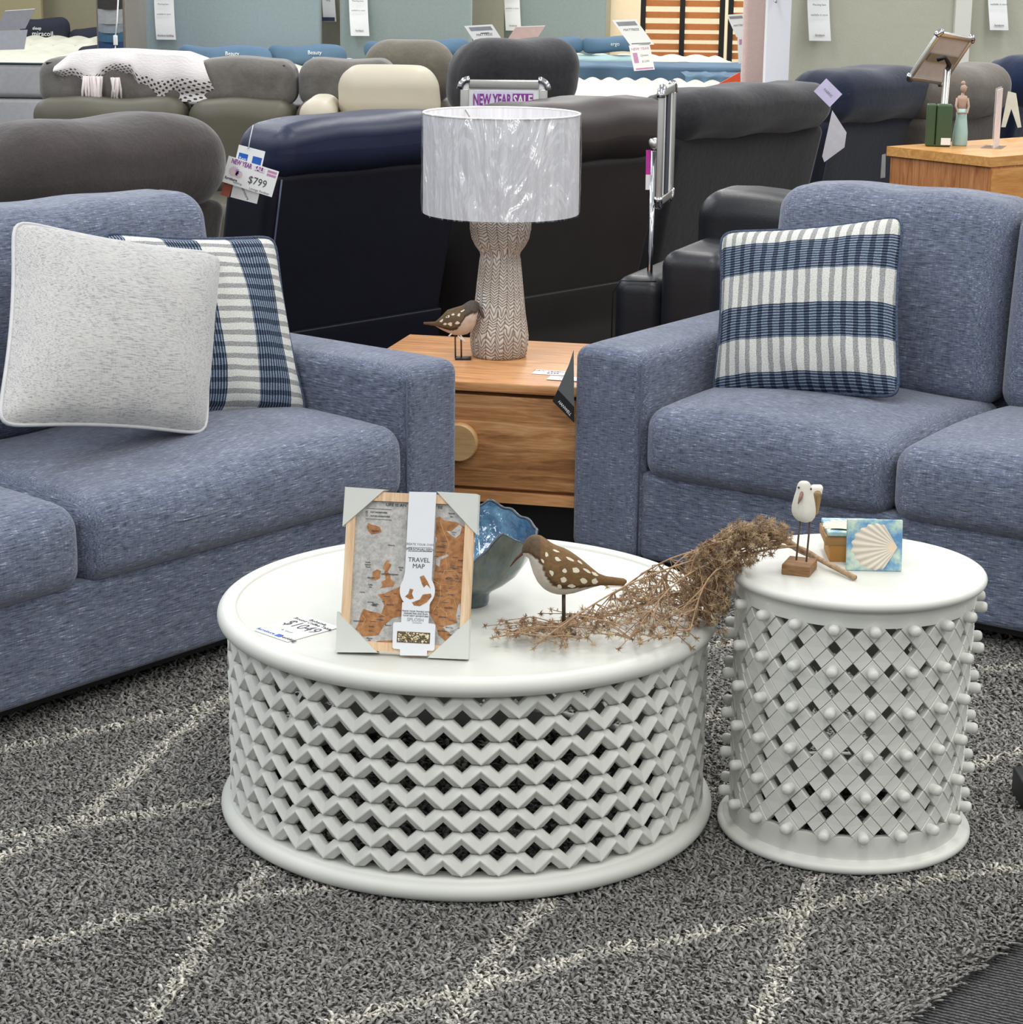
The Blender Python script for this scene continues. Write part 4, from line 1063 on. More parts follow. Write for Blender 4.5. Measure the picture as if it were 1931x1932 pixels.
MB().lathe([(.2085,z0-.003)]+[(.2095,z0+(z1-z0)*i/14) for i in range(1,14)]+[(.208,z1+.003)],160,fn=wf).build('plastic_wrap',wrap,lm)
m=MB(); 
for k in range(3):
    a0_=-1.25+.25*k; zz_=.47+.05*k
    m.add([(.213*math.cos(a0_+d),.213*math.sin(a0_+d),zz_+h) for d,h in ((0,0),(.16,-.03),(.30,.0),(.22,.07),(.05,.05))],[(0,1,2,3,4)])
m=MB()
# ---------------------------------------------------------------- recliners seen from behind
AR=math.radians(48); XD=Vector((math.cos(AR),math.sin(AR),0)); YD=Vector((-XD.y,XD.x,0))
def recliner(P,w,zt,m_head,m_panel,lab,group=None,headh=.24,puff=.10,seam=None,wave=.006,thin=0,skirt=True,arms=True,ang=AR,lobes=1,stitch=None,flare=.04,armh=.60):
    xd=Vector((math.cos(ang),math.sin(ang),0)); yd=Vector((-xd.y,xd.x,0))
    O=Vector((P[0],P[1],0))+yd*.17
    root=empty('recliner',rotz(O,ang),lab,'recliner',group)
    MB().rbox(.04,w-.04,.10,.92,.03,.44,.05,n=6).build('seat_base',m_panel,root)
    zh=zt-headh
    def lean(x,y,z): 
        f=(z-.2)/max(.1,zt-.2)
        return (w/2+(x-w/2)*(1+flare*f),y-.17*max(0,f),z)
    MB().rbox(.0,w,.0,.22,.10,zh+.03,.04,n=10,seg=4,fn=lean).build('back_panel',m_panel,root)
    for i in range(lobes):
        a,b=w*i/lobes,w*(i+1)/lobes
        def fn(x,y,z,a=a,b=b):
            x,y,z=lean(x,y,z); k=max(0,1-((x-(a+b)/2)/((b-a)/2*1.05))**4)
            s=max(0,1-((z-(zh+headh/2))/(headh/2))**2)
            y-=(.035*s*k if y<.05 else -.03*s*k); z+=(.03*k if z>zh+headh*.5 else 0)+wave*math.sin(x*17+y*9)
            return (x,y,z)
        MB().rbox(a-.005,b+.005,-.025,.27-thin,zh,zt-.02,puff,n=14,seg=6,fn=fn).build('headrest',m_head,root)
    if seam:
        m=MB()
        m.tube([lean(x,-.028,zh+headh*.62+.006*math.sin(x*9)) for x in [w*(.06+.88*i/12) for i in range(13)]],.004,5)
        m.tube([lean(.035,-.004,z) for z in [.12+(zh-.12)*i/8 for i in range(9)]],.003,5)
        m.build('stitching',seam,root)
    if skirt:
        def sk(x,y,z): x,y,z=lean(x,y,z); return (x,y-.012-.01*math.sin(x*11)*(.35-z),z)
        MB().rbox(.03,w-.03,-.015,.01,.05,.34,.006,n=14,seg=2,fn=sk).build('skirt_flap',m_panel,root)
    if arms:
        for (a,b) in ((-.13,.05),(w-.05,w+.13)):
            MB().rbox(a,b,.16,.95,.03,armh,.07,n=8,seg=4).build('arm',m_panel,root)
    return root
navy=leather('navy_leather',srgb(34,42,68),.42,.5); navyd=leather('navy_leather_panel',srgb(16,18,32),.5,.4)
brown=leather('umber_leather',srgb(62,55,54),.5,.45); brownd=leather('umber_leather_panel',srgb(42,38,38),.55,.4)
taupe=suede('taupe_suede',srgb(66,60,58),.18); taupd=suede('taupe_suede_panel',srgb(46,42,42),.15)
char=suede('charcoal_fabric',srgb(42,42,46),.35,scale=40); chard=suede('charcoal_panel',srgb(30,30,34),.3,scale=40)
blkl=leather('black_leather',srgb(30,32,38),.4,.5)
navf=suede('navy_fabric',srgb(30,38,58),.25,scale=40); navfd=suede('navy_fabric_panel',srgb(22,28,44),.25,scale=40)
thr=plain('navy_thread',srgb(92,100,124),.7)
recliner((-.70,6.575),.84,1.0,navy,navyd,'navy leather recliner back with price tags at its left corner',headh=.17,puff=.06,seam=thr,flare=.03,wave=.002,thin=.07)
recliner((-.01,7.275),.87,1.0,brown,brownd,'dark brown leather recliner back behind and right of the lamp',headh=.22,puff=.11,flare=.06)
recliner((-1.275,5.62),.72,1.055,taupe,taupd,'dark taupe suede recliner back behind the left sofa',headh=.27,puff=.13,flare=.12)
recliner((.648,8.32),.97,.99,char,chard,'charcoal fabric recliner with humped headrest behind the right sofa',headh=.20,puff=.10,flare=.05,thin=.03)
recliner((1.40,9.55),.80,1.0,navf,navfd,'dark navy fabric recliner with a rolled headrest and lilac tag',headh=.24,puff=.09,seam=plain('slate_thread',srgb(60,72,96),.7),flare=.03)
recliner((1.93,9.95),.62,1.0,suede('mushroom_suede',srgb(106,100,92),.2),suede('mushroom_panel',srgb(86,80,74),.2),'mushroom grey recliner behind the timber buffet',headh=.26,puff=.12)
recliner((2.45,10.6),.8,1.02,suede('deep_blue_suede',srgb(22,36,66),.2),suede('deep_blue_panel',srgb(18,28,52),.2),'deep blue recliner at the right edge beyond the buffet',headh=.26,puff=.12)
recliner((-2.32,6.75),.70,1.10,suede('soot_suede',srgb(44,42,44),.15),suede('soot_panel',srgb(34,33,35),.15),'sooty black recliner at the far left edge of the room',headh=.30,puff=.13)
recliner((-.15,9.55),.58,1.11,char,chard,'charcoal plush recliner behind the aluminium sale sign frame',headh=.34,puff=.13,ang=math.radians(38),flare=.1)
# black leather armchair between the recliners and right sofa
rt_=empty('armchair',rotz((.42,6.35,0),math.radians(-22)),'black leather armchair squeezed behind the right sofa','armchair')
c0=rt_.matrix_world.inverted()
def loc(px,py,Y): return c0@aty(px,py,Y)
MB().rbox(.0,.20,.0,.75,.02,.665,.05,n=8,seg=4).build('arm',blkl,rt_)
MB().rbox(-.16,.0,.05,.72,.02,.575,.05,n=8,seg=4).build('footrest_side',blkl,rt_)
MB().rbox(.2,.85,.0,.75,.02,.46,.05,n=8,seg=4).build('seat',blkl,rt_)
MB().rbox(-.01,.90,.35,.62,.56,.80,.08,n=10,seg=5,fn=lambda x,y,z:(x,y,z+.01*math.sin(x*12))).build('back_cushion',blkl,rt_)
MB().tube([(-.155,.048,.05),(-.155,.045,.525),(-.13,.047,.563),(-.02,.05,.567)],.002,5).build('stitching',M['black'],rt_)
# ---------------------------------------------------------------- price tags on the navy recliner
tc0=aty(455,300,6.30)
def hungcard(pxs,Y,name,lab,mat='card',parent=None,dy=0):
    """pxs: TL,TR,BL pixel corners at depth Y"""
    A=aty(*pxs[0],Y+dy);B=aty(*pxs[1],Y);C=aty(*pxs[2],Y+dy); Mc=frame((B+C)/2,B-A,A-C); w_=(B-A).length; h_=(A-C).length
    o=MB().box(-w_/2,w_/2,-h_/2,h_/2,-.0008,0).build(name,M[mat] if isinstance(mat,str) else mat,M=Mc,smooth=False); tag(o,*lab); return o,w_,h_
o,w_,h_=hungcard(((445,272),(495,285),(443,335)),6.235,'swing_tag',('white swing tag with blue logo blocks above the sale ticket','tag'))
first_tag=o; bpy.context.view_layer.update()
for x in (-.25,.27): MB().box(w_*(x-.17),w_*(x+.17),h_*-.02,h_*.28,0,.0007).build('logo_block',M['blueink'],o,smooth=False)
text('Rest',.012,T(-w_*.25,h_*.12,.001),M['card'],o)
o,w_,h_=hungcard(((429,293),(524,323),(421,343)),6.21,'price_ticket',('white sale ticket reading 799 hanging on the navy recliner','price ticket'))
ts=[text('NEW YEAR',.019,T(-w_*.22,h_*.36,.0006),M['purple'],o,sx=.62,bold=.0005),text('$799',.030,T(w_*.16,-h_*.12,.0006),M['ink'],o,sx=.9),text('furniture',.010,T(-w_*.34,-h_*.30,.0006),M['ink'],o,bold=.0003),text('bedding',.008,T(-w_*.2,-h_*.38,.0006),M['greyink'],o),text('Lounge Recliner',.009,T(w_*.24,-h_*.42,.0006),M['greyink'],o)]
ts.append(MB().box(w_*.055,w_*.215,h_*.27,h_*.45,0,.0005).build('l',M['purple'],o,smooth=False)); ts.append(text('SALE',.018,T(w_*.135,h_*.36,.0009),M['card'],o,sx=.85,bold=.0004))
for k in (0,1): ts.append(MB().box(w_*.29,w_*.47,h_*(.22+.13*k),h_*(.31+.13*k),0,.0005).build('l',M['pinkink'],o,smooth=False))
join_texts(ts)
t=NT('firework_print'); n=t.noise(t.tc('Object',(30,30,30)),1,3,.7); t.color(t.ramp(n,[(.35,srgb(228,206,170)),(.5,srgb(214,190,220)),(.66,srgb(140,70,170))])); fw=t.set(Roughness=.6)
m=MB(); 
for (cx,cy,R_) in ((-.32,-.0,.016),(-.22,-.06,.012)):
    ring=[(w_*cx+R_*(1 if k%2 else .7)*math.cos(k*pi/14),h_*cy+R_*(1 if k%2 else .7)*math.sin(k*pi/14),.0006) for k in range(28)]; m.add(ring,[tuple(range(28))])
m.build('firework_print',fw,o,smooth=False)
o,w_,h_=hungcard(((440,345),(490,358),(436,372)),6.225,'swing_tag',('white paper tag below the sale ticket, partly covered','tag'))
text('furniture',.011,T(0,0,.0006)@Matrix.Rotation(-.9,4,'Z'),M['ink'],o)
o,w_,h_=hungcard(((420,340),(436,345),(420,368)),6.222,'swing_tag',('small rust coloured tag beside the sale ticket','tag'),plain('rust_tag',srgb(156,84,66),.6))
m=MB(); m.tube([aty(478,236,6.30),aty(472,262,6.26),aty(469,280,6.23)],.0016,5)
m.build('cord',plain('clear_cord',srgb(176,178,186),.3),first_tag,Matrix(first_tag.matrix_world).inverted())
# lilac plastic tag, pale label and small black tag on the navy fabric recliner
o,w_,h_=hungcard(((1560,148),(1590,178),(1536,172)),8.8,'swing_tag',('shiny lilac tag on the navy fabric recliner headrest','tag'),plain('lilac_plastic',srgb(206,200,232),.2))
text('FABRIC',.014,T(0,0,.001),M['greyink'],o)
q=[(1571,208),(1598,250),(1594,278),(1556,306),(1552,295)]
A=[aty(x,y,8.75) for x,y in q]; Mq=frame(A[0],Vector((1,0,0)),Vector((0,0,1))); iv=Mq.inverted()
o=MB().prism([(iv@p).xy[:] for p in A],-.002,0).build('fabric_label',plain('pale_label',srgb(196,196,204),.7),M=Mq,smooth=False); tag(o,'pale fabric label hanging off the charcoal recliner corner','label')
q=[(1665,292),(1672,290),(1671,335),(1662,336)]
A=[aty(x,y,8.3) for x,y in q]; Mq=frame(A[0],Vector((1,0,0)),Vector((0,0,1))); iv=Mq.inverted()
o=MB().prism([(iv@p).xy[:] for p in A],-.002,0).build('plastic_tag',plain('clear_tag',srgb(150,152,150),.2),M=Mq,smooth=False); tag(o,'small clear tag beside the buffet left end','tag')
# ---------------------------------------------------------------- aluminium snap-frame signs
def snapframe(Mf,W_,H_,lab,face='card',back=False,pole_to=None,backc=None,bw_=.025):
    """Mf: centre, X right, Y up, Z towards reader"""
    root=empty('sign_stand',Mf,lab,'sign')
    m=MB()
    for b in ((-W_/2+bw_,W_/2-bw_,H_/2-bw_,H_/2),(-W_/2+bw_,W_/2-bw_,-H_/2,-H_/2+bw_),(-W_/2,-W_/2+bw_,-H_/2+bw_,H_/2-bw_),(W_/2-bw_,W_/2,-H_/2+bw_,H_/2-bw_)):
        m.rbox(b[0],b[1],b[2],b[3],-.012,.006,.004,n=2,seg=2)
    m.build('frame',M['alu'],root,auto=40)
    for sx_ in (-1,1):
        for sy_ in (-1,1):
            cx=sx_*(W_/2-bw_*1.1); cy=sy_*(H_/2-bw_*1.1); r=bw_*1.12
            a0_=math.atan2(sy_,sx_); pts=[(cx+r*math.cos(a0_+d*pi/4),cy+r*math.sin(a0_+d*pi/4),-.003) for d in (-1,-.6,-.2,.2,.6,1)]
            MB().tube(pts,.0125,8).build('corner',M['chrome'],root)
    MB().box(-W_/2+.01,W_/2-.01,-H_/2+.01,H_/2-.01,-.008,-.002).build('panel',backc or M['card'],root,smooth=False)
    return root
YS=7.75
A=aty(869,150,YS);B=aty(1034,152,YS); W_=(B-A).length; H_=W_*1.38
Ms=frame((A+B)/2-Vector((0,0,H_/2)),Vector((1,.02,0)),Vector((0,-.0,1)))
s1=snapframe(Ms,W_,H_,'aluminium sign frame with purple new year sale heading behind the lamp',bw_=.03)
ph_p=plain('poster_paper',srgb(226,222,240),.4,var=.02)
pz=.0; MB().box(-W_/2+.05,W_/2-.05,-H_/2+.05,H_/2-.038,-.002,.001).build('poster',ph_p,s1,smooth=False)
ts=[text('NEW YEAR',.054,T(-W_*.135,H_/2-.070,.002),M['purple'],s1,sx=.50,bold=.0016)]
ts.append(MB().box(W_*.10,W_*.335,H_/2-.097,H_/2-.046,.001,.002).build('l',M['purple'],s1,smooth=False)); ts.append(text('SALE',.050,T(W_*.218,H_/2-.071,.0025),M['card'],s1,sx=.64,bold=.0012))
for x in (-.32,.16): ts.append(MB().box(W_*x,W_*(x+.18),H_/2-.120,H_/2-.104,.001,.002).build('l',M['purple'],s1,smooth=False))
join_texts(ts)
MB().tube([(0,-H_/2,-.02),(0,-Ms.translation.z,-.02)],.012,10).build('pole',M['chrome'],s1)
MB().lathe([(0,.012),(.13,.012),(.14,.0),(0,0)],32,M=T(0,-Ms.translation.z,-.02)@Matrix.Rotation(-pi/2,4,'X')).build('base_plate',M['alu'],s1)
# edge-on stand
YE=6.55
A=aty(1259,162,YE);B=aty(1259,380,YE); H_=(A-B).length; W_=.26; al=math.radians(78)
Xs=Vector((math.cos(al),math.sin(al),0)); Ms=frame((A+B)/2,Xs,Vector((0,0,1)))
s2=snapframe(Ms,W_,H_,'aluminium sign frame turned nearly edge-on right of the lamp',bw_=.024)
MB().box(-.03,.03,-H_/2+.02,H_/2-.02,-.014,-.008).build('back_strip',plain('dark_strip',srgb(58,64,74),.5),s2,smooth=False)
MB().box(-.03,.03,-H_/2+.02,H_/2-.02,.001,.004).build('front_strip',plain('dark_strip_b',srgb(58,64,74),.5),s2,smooth=False)
iS=Ms.inverted(); j=iS@aty(1240,270,YE-.04); pb=iS@(lambda q:Vector((q.x,q.y,0)))(aty(1228,500,YE-.04)+Vector((0,0,0)))
k_=iS@aty(1234,285,YE-.04); p2=iS@aty(1227,500,YE-.04)
MB().tube([k_,p2,p2+(p2-k_)*1.2],.0085,10).build('pole',M['chrome'],s2)
MB().tube([iS@aty(1229,268,YE-.05),iS@aty(1252,270,YE-.02)],.011,10).sphere(tuple(iS@aty(1237,271,YE-.06)),.018,10,8).build('clamp',M['alu'],s2)
o,w_,h_=hungcard(((1219,283),(1229,283),(1219,358)),YE-.03,'sale_leaflet',('magenta and white leaflet strip beside the edge-on sign pole','leaflet'),plain('magenta_card',srgb(196,52,160),.4))
MB().box(-w_*.5,w_*.5,-h_*.5,-h_*.12,.0,.0006).build('white_tip',M['card'],o,smooth=False)
# tilted back-view stand
YT=8.75
c=[aty(1772,60,YT),aty(1838,72,YT+.16),aty(1715,150,YT+.077)]
Ms=frame((c[1]+c[2])/2,c[1]-c[0],c[0]-c[2]); 
s3=snapframe(Ms,(c[1]-c[0]).length*1.0,(c[0]-c[2]).length,'tilted sign frame seen from its back above the buffet',bw_=.018,backc=plain('signback',srgb(196,192,190),.6))
iS=Ms.inverted(); m=MB().box(-.09,.09,-.015,.02,.002,.006).build('cross_bar',plain('bronze_bar',srgb(130,124,104),.5),s3,smooth=False)
MB().tube([iS@aty(1770,112,YT-.03),iS@aty(1785,108,YT-.05),iS@aty(1792,122,YT-.03),iS@aty(1788,132,YT-.0)],.010,8).build('clamp',M['black'],s3)
p0=aty(1788,130,YT); MB().tube([iS@p0,iS@Vector((p0.x-.02,p0.y,0.0))],.014,10).build('pole',M['alu'],s3)
# ---------------------------------------------------------------- timber buffet and the things on it
BZ=.80
b1=atz(1870,297,BZ); b0=atz(1674,276,BZ); b2=atz(1931,287,BZ)
xd=(b0-b1).normalized(); X_=-xd; ang=math.atan2(X_.y,X_.x)
bf=empty('buffet',rotz((b0.x,b0.y,0),ang),'oak buffet holding a green book and an aqua robed figurine','buffet')
bw2=(b1-b0).length; vt=wood('oak_upright',srgb(150,92,54),srgb(182,122,76),srgb(200,146,98),'Z',2.4,.45,2.0); vt2=wood('oak_long',srgb(186,128,66),srgb(206,150,84),srgb(220,172,108),'Y',2.0,.42,2.0)
MB().box(0,bw2,0,1.5,BZ-.035,BZ).build('top',vt2,bf,smooth=False)
MB().box(.012,bw2-.006,.012,1.49,.06,BZ-.035).build('carcass',vt,bf,smooth=False)
MB().box(bw2-.008,bw2+.002,.015,1.485,.08,BZ-.045).build('front_door',wood('oak_front',srgb(186,124,60),srgb(206,146,80),srgb(216,164,98),'Y',2.2,.42,2.0),bf,smooth=False)
MB().box(.03,bw2-.03,.05,1.45,-.02,.06).build('black_underpanel',M['black'],bf,smooth=False)  # the buffet's own black plinth
def at_b(px,py): return atz(px,py,BZ)
p=at_b(1769,277); Mg=rotz((p.x,p.y,BZ),-.12)
bk=empty('book',Mg,'dark green hardback book standing upright on the buffet','book')
gr=plain('green_cover',srgb(60,84,54),.5)
hb=(aty(1772,196,p.y)-aty(1772,276,p.y)).z
MB().rbox(-.044,-.010,0,.06,0,hb,.006,n=2,seg=3).build('spine_half',gr,bk)
MB().rbox(-.008,.050,-.006,.06,0,hb,.008,n=2,seg=3).build('cover_half',gr,bk)
MB().box(.012,.048,-.0075,-.006,.008,.034).build('price_sticker',M['card'],bk,smooth=False)
p=at_b(1811,275); fg=empty('figurine',T(p.x,p.y,BZ),'slim ceramic lady figurine in pale aqua robe on the buffet','figurine')
sc_=(aty(1811,153,p.y)-aty(1811,275,p.y)).z; 
aq=plain('aqua_robe',srgb(168,204,200),.4,bump=.3,scale=25,bd=.01); sk_=plain('terracotta_skin',srgb(176,148,132),.5)
def zz(y): return sc_*(275-y)/122
MB().lathe([(0,0),(.026,0),(.029,.006),(.027,zz(250)),(.024,zz(235)),(.020,zz(220)),(.019,zz(205)),(.0,zz(204))],24,fn=lambda p_,a:(p_[0]*(1+.06*math.sin(7*a+p_[2]*30)),p_[1]*.8,p_[2])).build('robe',aq,fg)
MB().lathe([(0,zz(210)),(.018,zz(208)),(.0165,zz(197)),(.0205,zz(188)),(.0175,zz(181)),(.006,zz(179)),(.0055,zz(175)),(0,zz(174))],20,fn=lambda p_,a:(p_[0],p_[1]*.7,p_[2])).build('torso',sk_,fg)
MB().sphere((0.002,0,zz(167)),.0145,14,10,sc=(.85,.95,1.1)).sphere((0,0.003,zz(157)),.009,10,8).sphere((.0125,-.002,zz(165)),.004,8,6).build('head',sk_,fg)
for s in (-1,1): MB().tube([(.019*s,0,zz(185)),(.024*s,-.006,zz(200)),(.018*s,-.018,zz(212)),(.008,-.024,zz(212))],[.0055,.005,.004,.003],8).build('arm',sk_,fg)
p=at_b(1880,278); ah=empty('acrylic_holder',rotz((p.x,p.y,BZ),math.radians(70)),'clear acrylic sign holder with pale leaflet on the buffet','sign holder')
hh2=(aty(1880,168,p.y)-aty(1880,278,p.y)).z
MB().box(-.07,.07,-.002,.001,0,hh2).build('leaflet',plain('leaflet_print',srgb(226,214,214),.4,var=.1,scale=14),ah,smooth=False)
MB().box(-.075,.075,.003,.006,0,hh2*1.03).box(-.075,.075,-.03,.05,0,.003).build('clear_panel',glass('acrylic',.25),ah,smooth=False)
# white cloth tag at right edge
q=[(1903,172),(1918,176),(1928,240),(1921,241),(1909,205),(1898,240),(1890,240)]
A=[aty(x,y,8.9) for x,y in q]; Mq=frame(A[0],Vector((1,0,0)),Vector((0,0,1))); iv=Mq.inverted()
o=MB().prism([(iv@p).xy[:] for p in A],-.003,0).build('cloth_label',plain('pale_cloth',srgb(206,210,198),.8),M=Mq,smooth=False); tag(o,'pale cloth label hanging beyond the buffet at far right','label')
# dark furniture corner at right edge of rug
p=atz(1931,1512,0); o=MB().rbox(p.x-.012,p.x+.10,p.y-.05,p.y+.05,.0,.052,.006,n=2,seg=2).build('furniture_foot',M['black']); tag(o,'black furniture foot on the rug at right picture edge','furniture foot')
# ---------------------------------------------------------------- middle row: grey suede sofa, cream recliner
sue=suede('ash_suede',srgb(104,100,95),.32,scale=9); oli=leather('olive_leather',srgb(92,88,76),.5,.3)
yS=9.6
def PX(px,Y,py=150): return aty(px,py,Y).x
xa,xb,xc,xd_=PX(45,yS),PX(343,yS),PX(549,yS),PX(742,yS)
ss=empty('sofa',T(0,yS,0),'ash grey suede sofa with tall headrests under the white throw','sofa')
for (p,q) in ((xa,xb),(xb,xc),(xc,xd_)):
    def fn(x,y,z,p=p,q=q):
        k=max(0,1-((x-(p+q)/2)/((q-p)/2))**4); return (x,y-.02*k*(1 if y<.3 else 0),z+.015*k*(1 if z>.9 else 0)+.005*math.sin(x*19))
    MB().rbox(p+.006,q-.006,.22,.50,.80,1.0,.07,n=12,seg=5,fn=fn).build('headrest',sue,ss)
    MB().rbox(p+.006,q-.006,.06,.42,.42,.845,.08,n=12,seg=5,fn=fn).build('back_cushion',oli,ss)
    MB().tube([(x,.235,.985+.0*x) for x in [p+.05+(q-p-.1)*i/8 for i in range(9)]],.005,5).build('piping',M['black'],ss)
MB().rbox(xa,xd_,.35,.6,.05,.80,.06).build('back_frame',sue,ss)
MB().rbox(xa,xd_,-.45,.3,.05,.45,.06).build('seat',oli,ss)
for (p,q) in ((xa-.22,xa),(xd_,xd_+.2)): MB().rbox(p,q,-.5,.5,.05,.66,.07).build('arm',sue,ss)
recl=empty('recliner',T(PX(682,10.3),10.3,0),'brownish suede recliner headrest behind the cream recliner','recliner')
w8=PX(866,10.3)-PX(690,10.3)
MB().rbox(0,w8,.0,.3,.78,1.08,.13,n=12,seg=6).build('headrest',suede('umber_suede',srgb(108,102,90),.2),recl)
MB().rbox(0,w8,.05,.4,.05,.80,.08).build('back_panel',suede('umber_suede_b',srgb(84,78,70),.2),recl)
cream=leather('cream_leather',srgb(196,188,168),.5,.35,.05)
YCm=8.9; cx0,cx1=PX(632,YCm),PX(826,YCm)
crn=empty('recliner',T(0,YCm,0),'cream leather recliner facing the room behind navy one','recliner')
def fn(x,y,z):
    k=max(0,1-((x-(cx0+cx1)/2)/((cx1-cx0)/2))**4); return (x+(z-.9)*.10*(1 if x>(cx0+cx1)/2 else .3)*-1,y-.03*k*(1 if y<.3 else 0),z+.012*k)
MB().rbox(cx0,cx1,.10,.40,.80,1.02,.08,n=12,seg=5,fn=fn).build('headrest',cream,crn)
MB().rbox(cx0-.02,cx1+.03,.02,.40,.42,.83,.09,n=12,seg=5,fn=fn).build('back_cushion',cream,crn)
MB().rbox(cx0-.02,cx1,-.5,.2,.05,.46,.08).build('seat',cream,crn)
for (p,q) in ((cx0-.14,cx0),(cx1-.0,cx1+.16)): MB().rbox(p,q,-.45 if p>cx0 else -.1,.36,.05,.60 if p>cx0 else .91,.06,n=6,seg=4).build('arm',cream,crn)
# ---------------------------------------------------------------- throw over the left headrest
tx0,tx1=PX(84,yS),PX(372,yS)
bot=[(0,.93),(.12,.90),(.2,.85),(.28,.84),(.33,.90),(.42,.93),(.52,.92),(.56,.84),(.7,.815),(.85,.825),(1,.83)]
def tf_(u,v):
    x=tx0+(tx1-tx0)*u; crest=1.022+.010*math.sin(u*7)+.012*math.sin(pi*u)-(.05*max(0,.12-u)/.12)+.015*(u>.3)*math.sin(pi*min(1,(u-.3)/.7))-.03*max(0,u-.85)/.15
    zb_=lerp(bot,u)
    if v<.35: return (x,.50-.26*(v/.35),crest-.012*abs(v-.18))
    q=(v-.35)/.65; x+=(.0 if u<.85 else .07*q*(u-.85)/.15)
    return (x,.215-.035*math.sin(pi*min(1,q*1.2))-.012*math.sin(u*29)*q,crest-(crest-zb_)*q**.95)
t=NT('woven_throw'); tc=t.node('ShaderNodeTexCoord'); sx=t.node('ShaderNodeSeparateXYZ'); t.link(tc.outputs['UV'],sx.inputs[0])
mp=t.node('ShaderNodeMapping'); t.link(tc.outputs['UV'],mp.inputs[0]); mp.inputs['Scale'].default_value=(34,17,1); mp.inputs['Rotation'].default_value=(0,0,.5)
ck=t.node('ShaderNodeTexVoronoi',feature='F1',Scale=1.0,Randomness=.15); t.link(mp.outputs[0],ck.inputs['Vector'])
dot=t.math('LESS_THAN',ck.outputs['Distance'],.30); wv_=t.noise(t.tc('UV',(5,5,5)),1,2)
thr_=t.math('GREATER_THAN',sx.outputs[1],t.math('ADD',.55,t.math('MULTIPLY',wv_,.22))); dm=t.math('MULTIPLY',dot,thr_)
t.color(t.mix(dm,srgb(226,220,218),srgb(72,66,66))); t.bump(t.noise(t.tc('UV',(40,40,40)),1,2),.3,.01); tw_m=t.set(Roughness=.9)
thw=empty('throw_blanket',T(0,yS,0),'white throw with dark dotted border draped over grey headrest','throw')
MB().grid(70,40,tf_).build('throw_cloth',tw_m,thw)
for cxp,n_,ln_ in ((150,11,.13),(168,14,.15),(200,9,.10)):
    m=MB()
    for i in range(n_):
        x=PX(cxp+rb.uniform(-8,10),yS-.02); z0_=.935 if cxp<190 else .93; y_=.165+rb.uniform(-.02,.01)
        m.tube([(x,y_,z0_),(x+rb.uniform(-.01,.01),y_-.01,z0_-ln_*.5),(x+rb.uniform(-.02,.02),y_,z0_-ln_*rb.uniform(.85,1.15))],[.007,.006,.004],5)
    m.build('tassel',plain('tassel_wool',srgb(224,214,210),.9),thw)
# ---------------------------------------------------------------- beds
tick=plain('quilt_ticking',srgb(220,218,198),.8,var=.05,scale=12); tickb=plain('grey_border',srgb(168,168,170),.8)
bluep=plain('teal_blue_cotton',srgb(88,116,140),.8,var=.15,scale=5); sheet=plain('aqua_sheet',srgb(150,180,182),.8,var=.08,scale=6); darkp=plain('ink_cotton',srgb(34,38,52),.8)
def bed(x0,x1,y0,y1,zt,lab,group=None,lobes=(6,6),band=True,cat='bed'):
    root=empty('bed',T(0,0,0),lab,cat,group)
    def tp(u,v):
        x=x0+(x1-x0)*u; y=y0+(y1-y0)*v; e=min(1,min(u,1-u)*14)*min(1,min(v,1-v)*14)
        return (x,y,zt-.035*(1-e)+.022*abs(math.sin(pi*u*lobes[0])*math.sin(pi*v*lobes[1]))*e)
    MB().grid(72,60,tp).build('mattress_top',tick,root)
    MB().rbox(x0-.01,x1+.01,y0-.01,y1+.01,zt-.27,zt-.03,.04,n=4,seg=3).build('mattress_side',tickb,root)
    if band: MB().tube([(x0-.012,y1,zt-.035),(x0-.012,y0-.012,zt-.035),(x1+.012,y0-.012,zt-.035),(x1+.012,y1,zt-.035)],.008,6).build('piping',plain('green_black_piping',srgb(34,54,58),.6),root)
    MB().rbox(x0,x1,y0,y1,-.022,zt-.275,.03,n=2,seg=2).build('bed_base',tickb,root)
    return root
def bpillow(px,py,Y,w_,h_,mat,lab,lines=None,d=.16,rot=0,tilt=.5,group=None,z=None):
    c=aty(px,py,Y); Mp=T(*c)@Matrix.Rotation(rot,4,'Z')@Matrix.Rotation(tilt,4,'X')
    def fn(x,y,z): k=(abs(x)/(w_/2))**2.5; return (x,y*(1-.55*k),z*(1-.10*(1-k))+.01*math.sin(x*14))
    o=MB().rbox(-w_/2,w_/2,-d/2,d/2,-h_/2,h_/2,min(d,h_)*.49,n=10,seg=5,fn=fn).build('pillow',mat,M=Mp); tag(o,lab,'pillow',group)
    if lines:
        ts=[text(s,sz,T(x,-d/2-.001,y+.005)@Matrix.Rotation(pi/2,4,'X'),M['card'],o,ext=.006,align='CENTER') for s,sz,x,y in lines]; join_texts(ts)
    return o
bed(PX(-140,15.4),PX(187,15.4),15.4,17.4,.70,'bed with tufted cream mattress and grey side, front one at left',lobes=(7,4))
bed(PX(-60,18),PX(190,18),17.9,19.6,.70,'bed with cream mattress at far left, behind the front one',lobes=(6,4))
bpillow(86,66,18.6,.42,.30,darkp,'ink black pillow with white brand lettering at far left',[('sleep',.036,-.05,.065),('miracoil.',.055,.0,.02)],tilt=.15)
bpillow(165,68,18.6,.30,.14,darkp,'small ink black pillow near the swatch column on far bed',tilt=.1,rot=.3)
bpillow(172,101,16.3,.20,.12,darkp,'ink black pillow corner on the nearer left bed',tilt=.1,rot=.3)
bed(PX(330,14.8),PX(655,14.8),14.4,16.5,.66,'bed behind the grey suede sofa with two blue pillows')
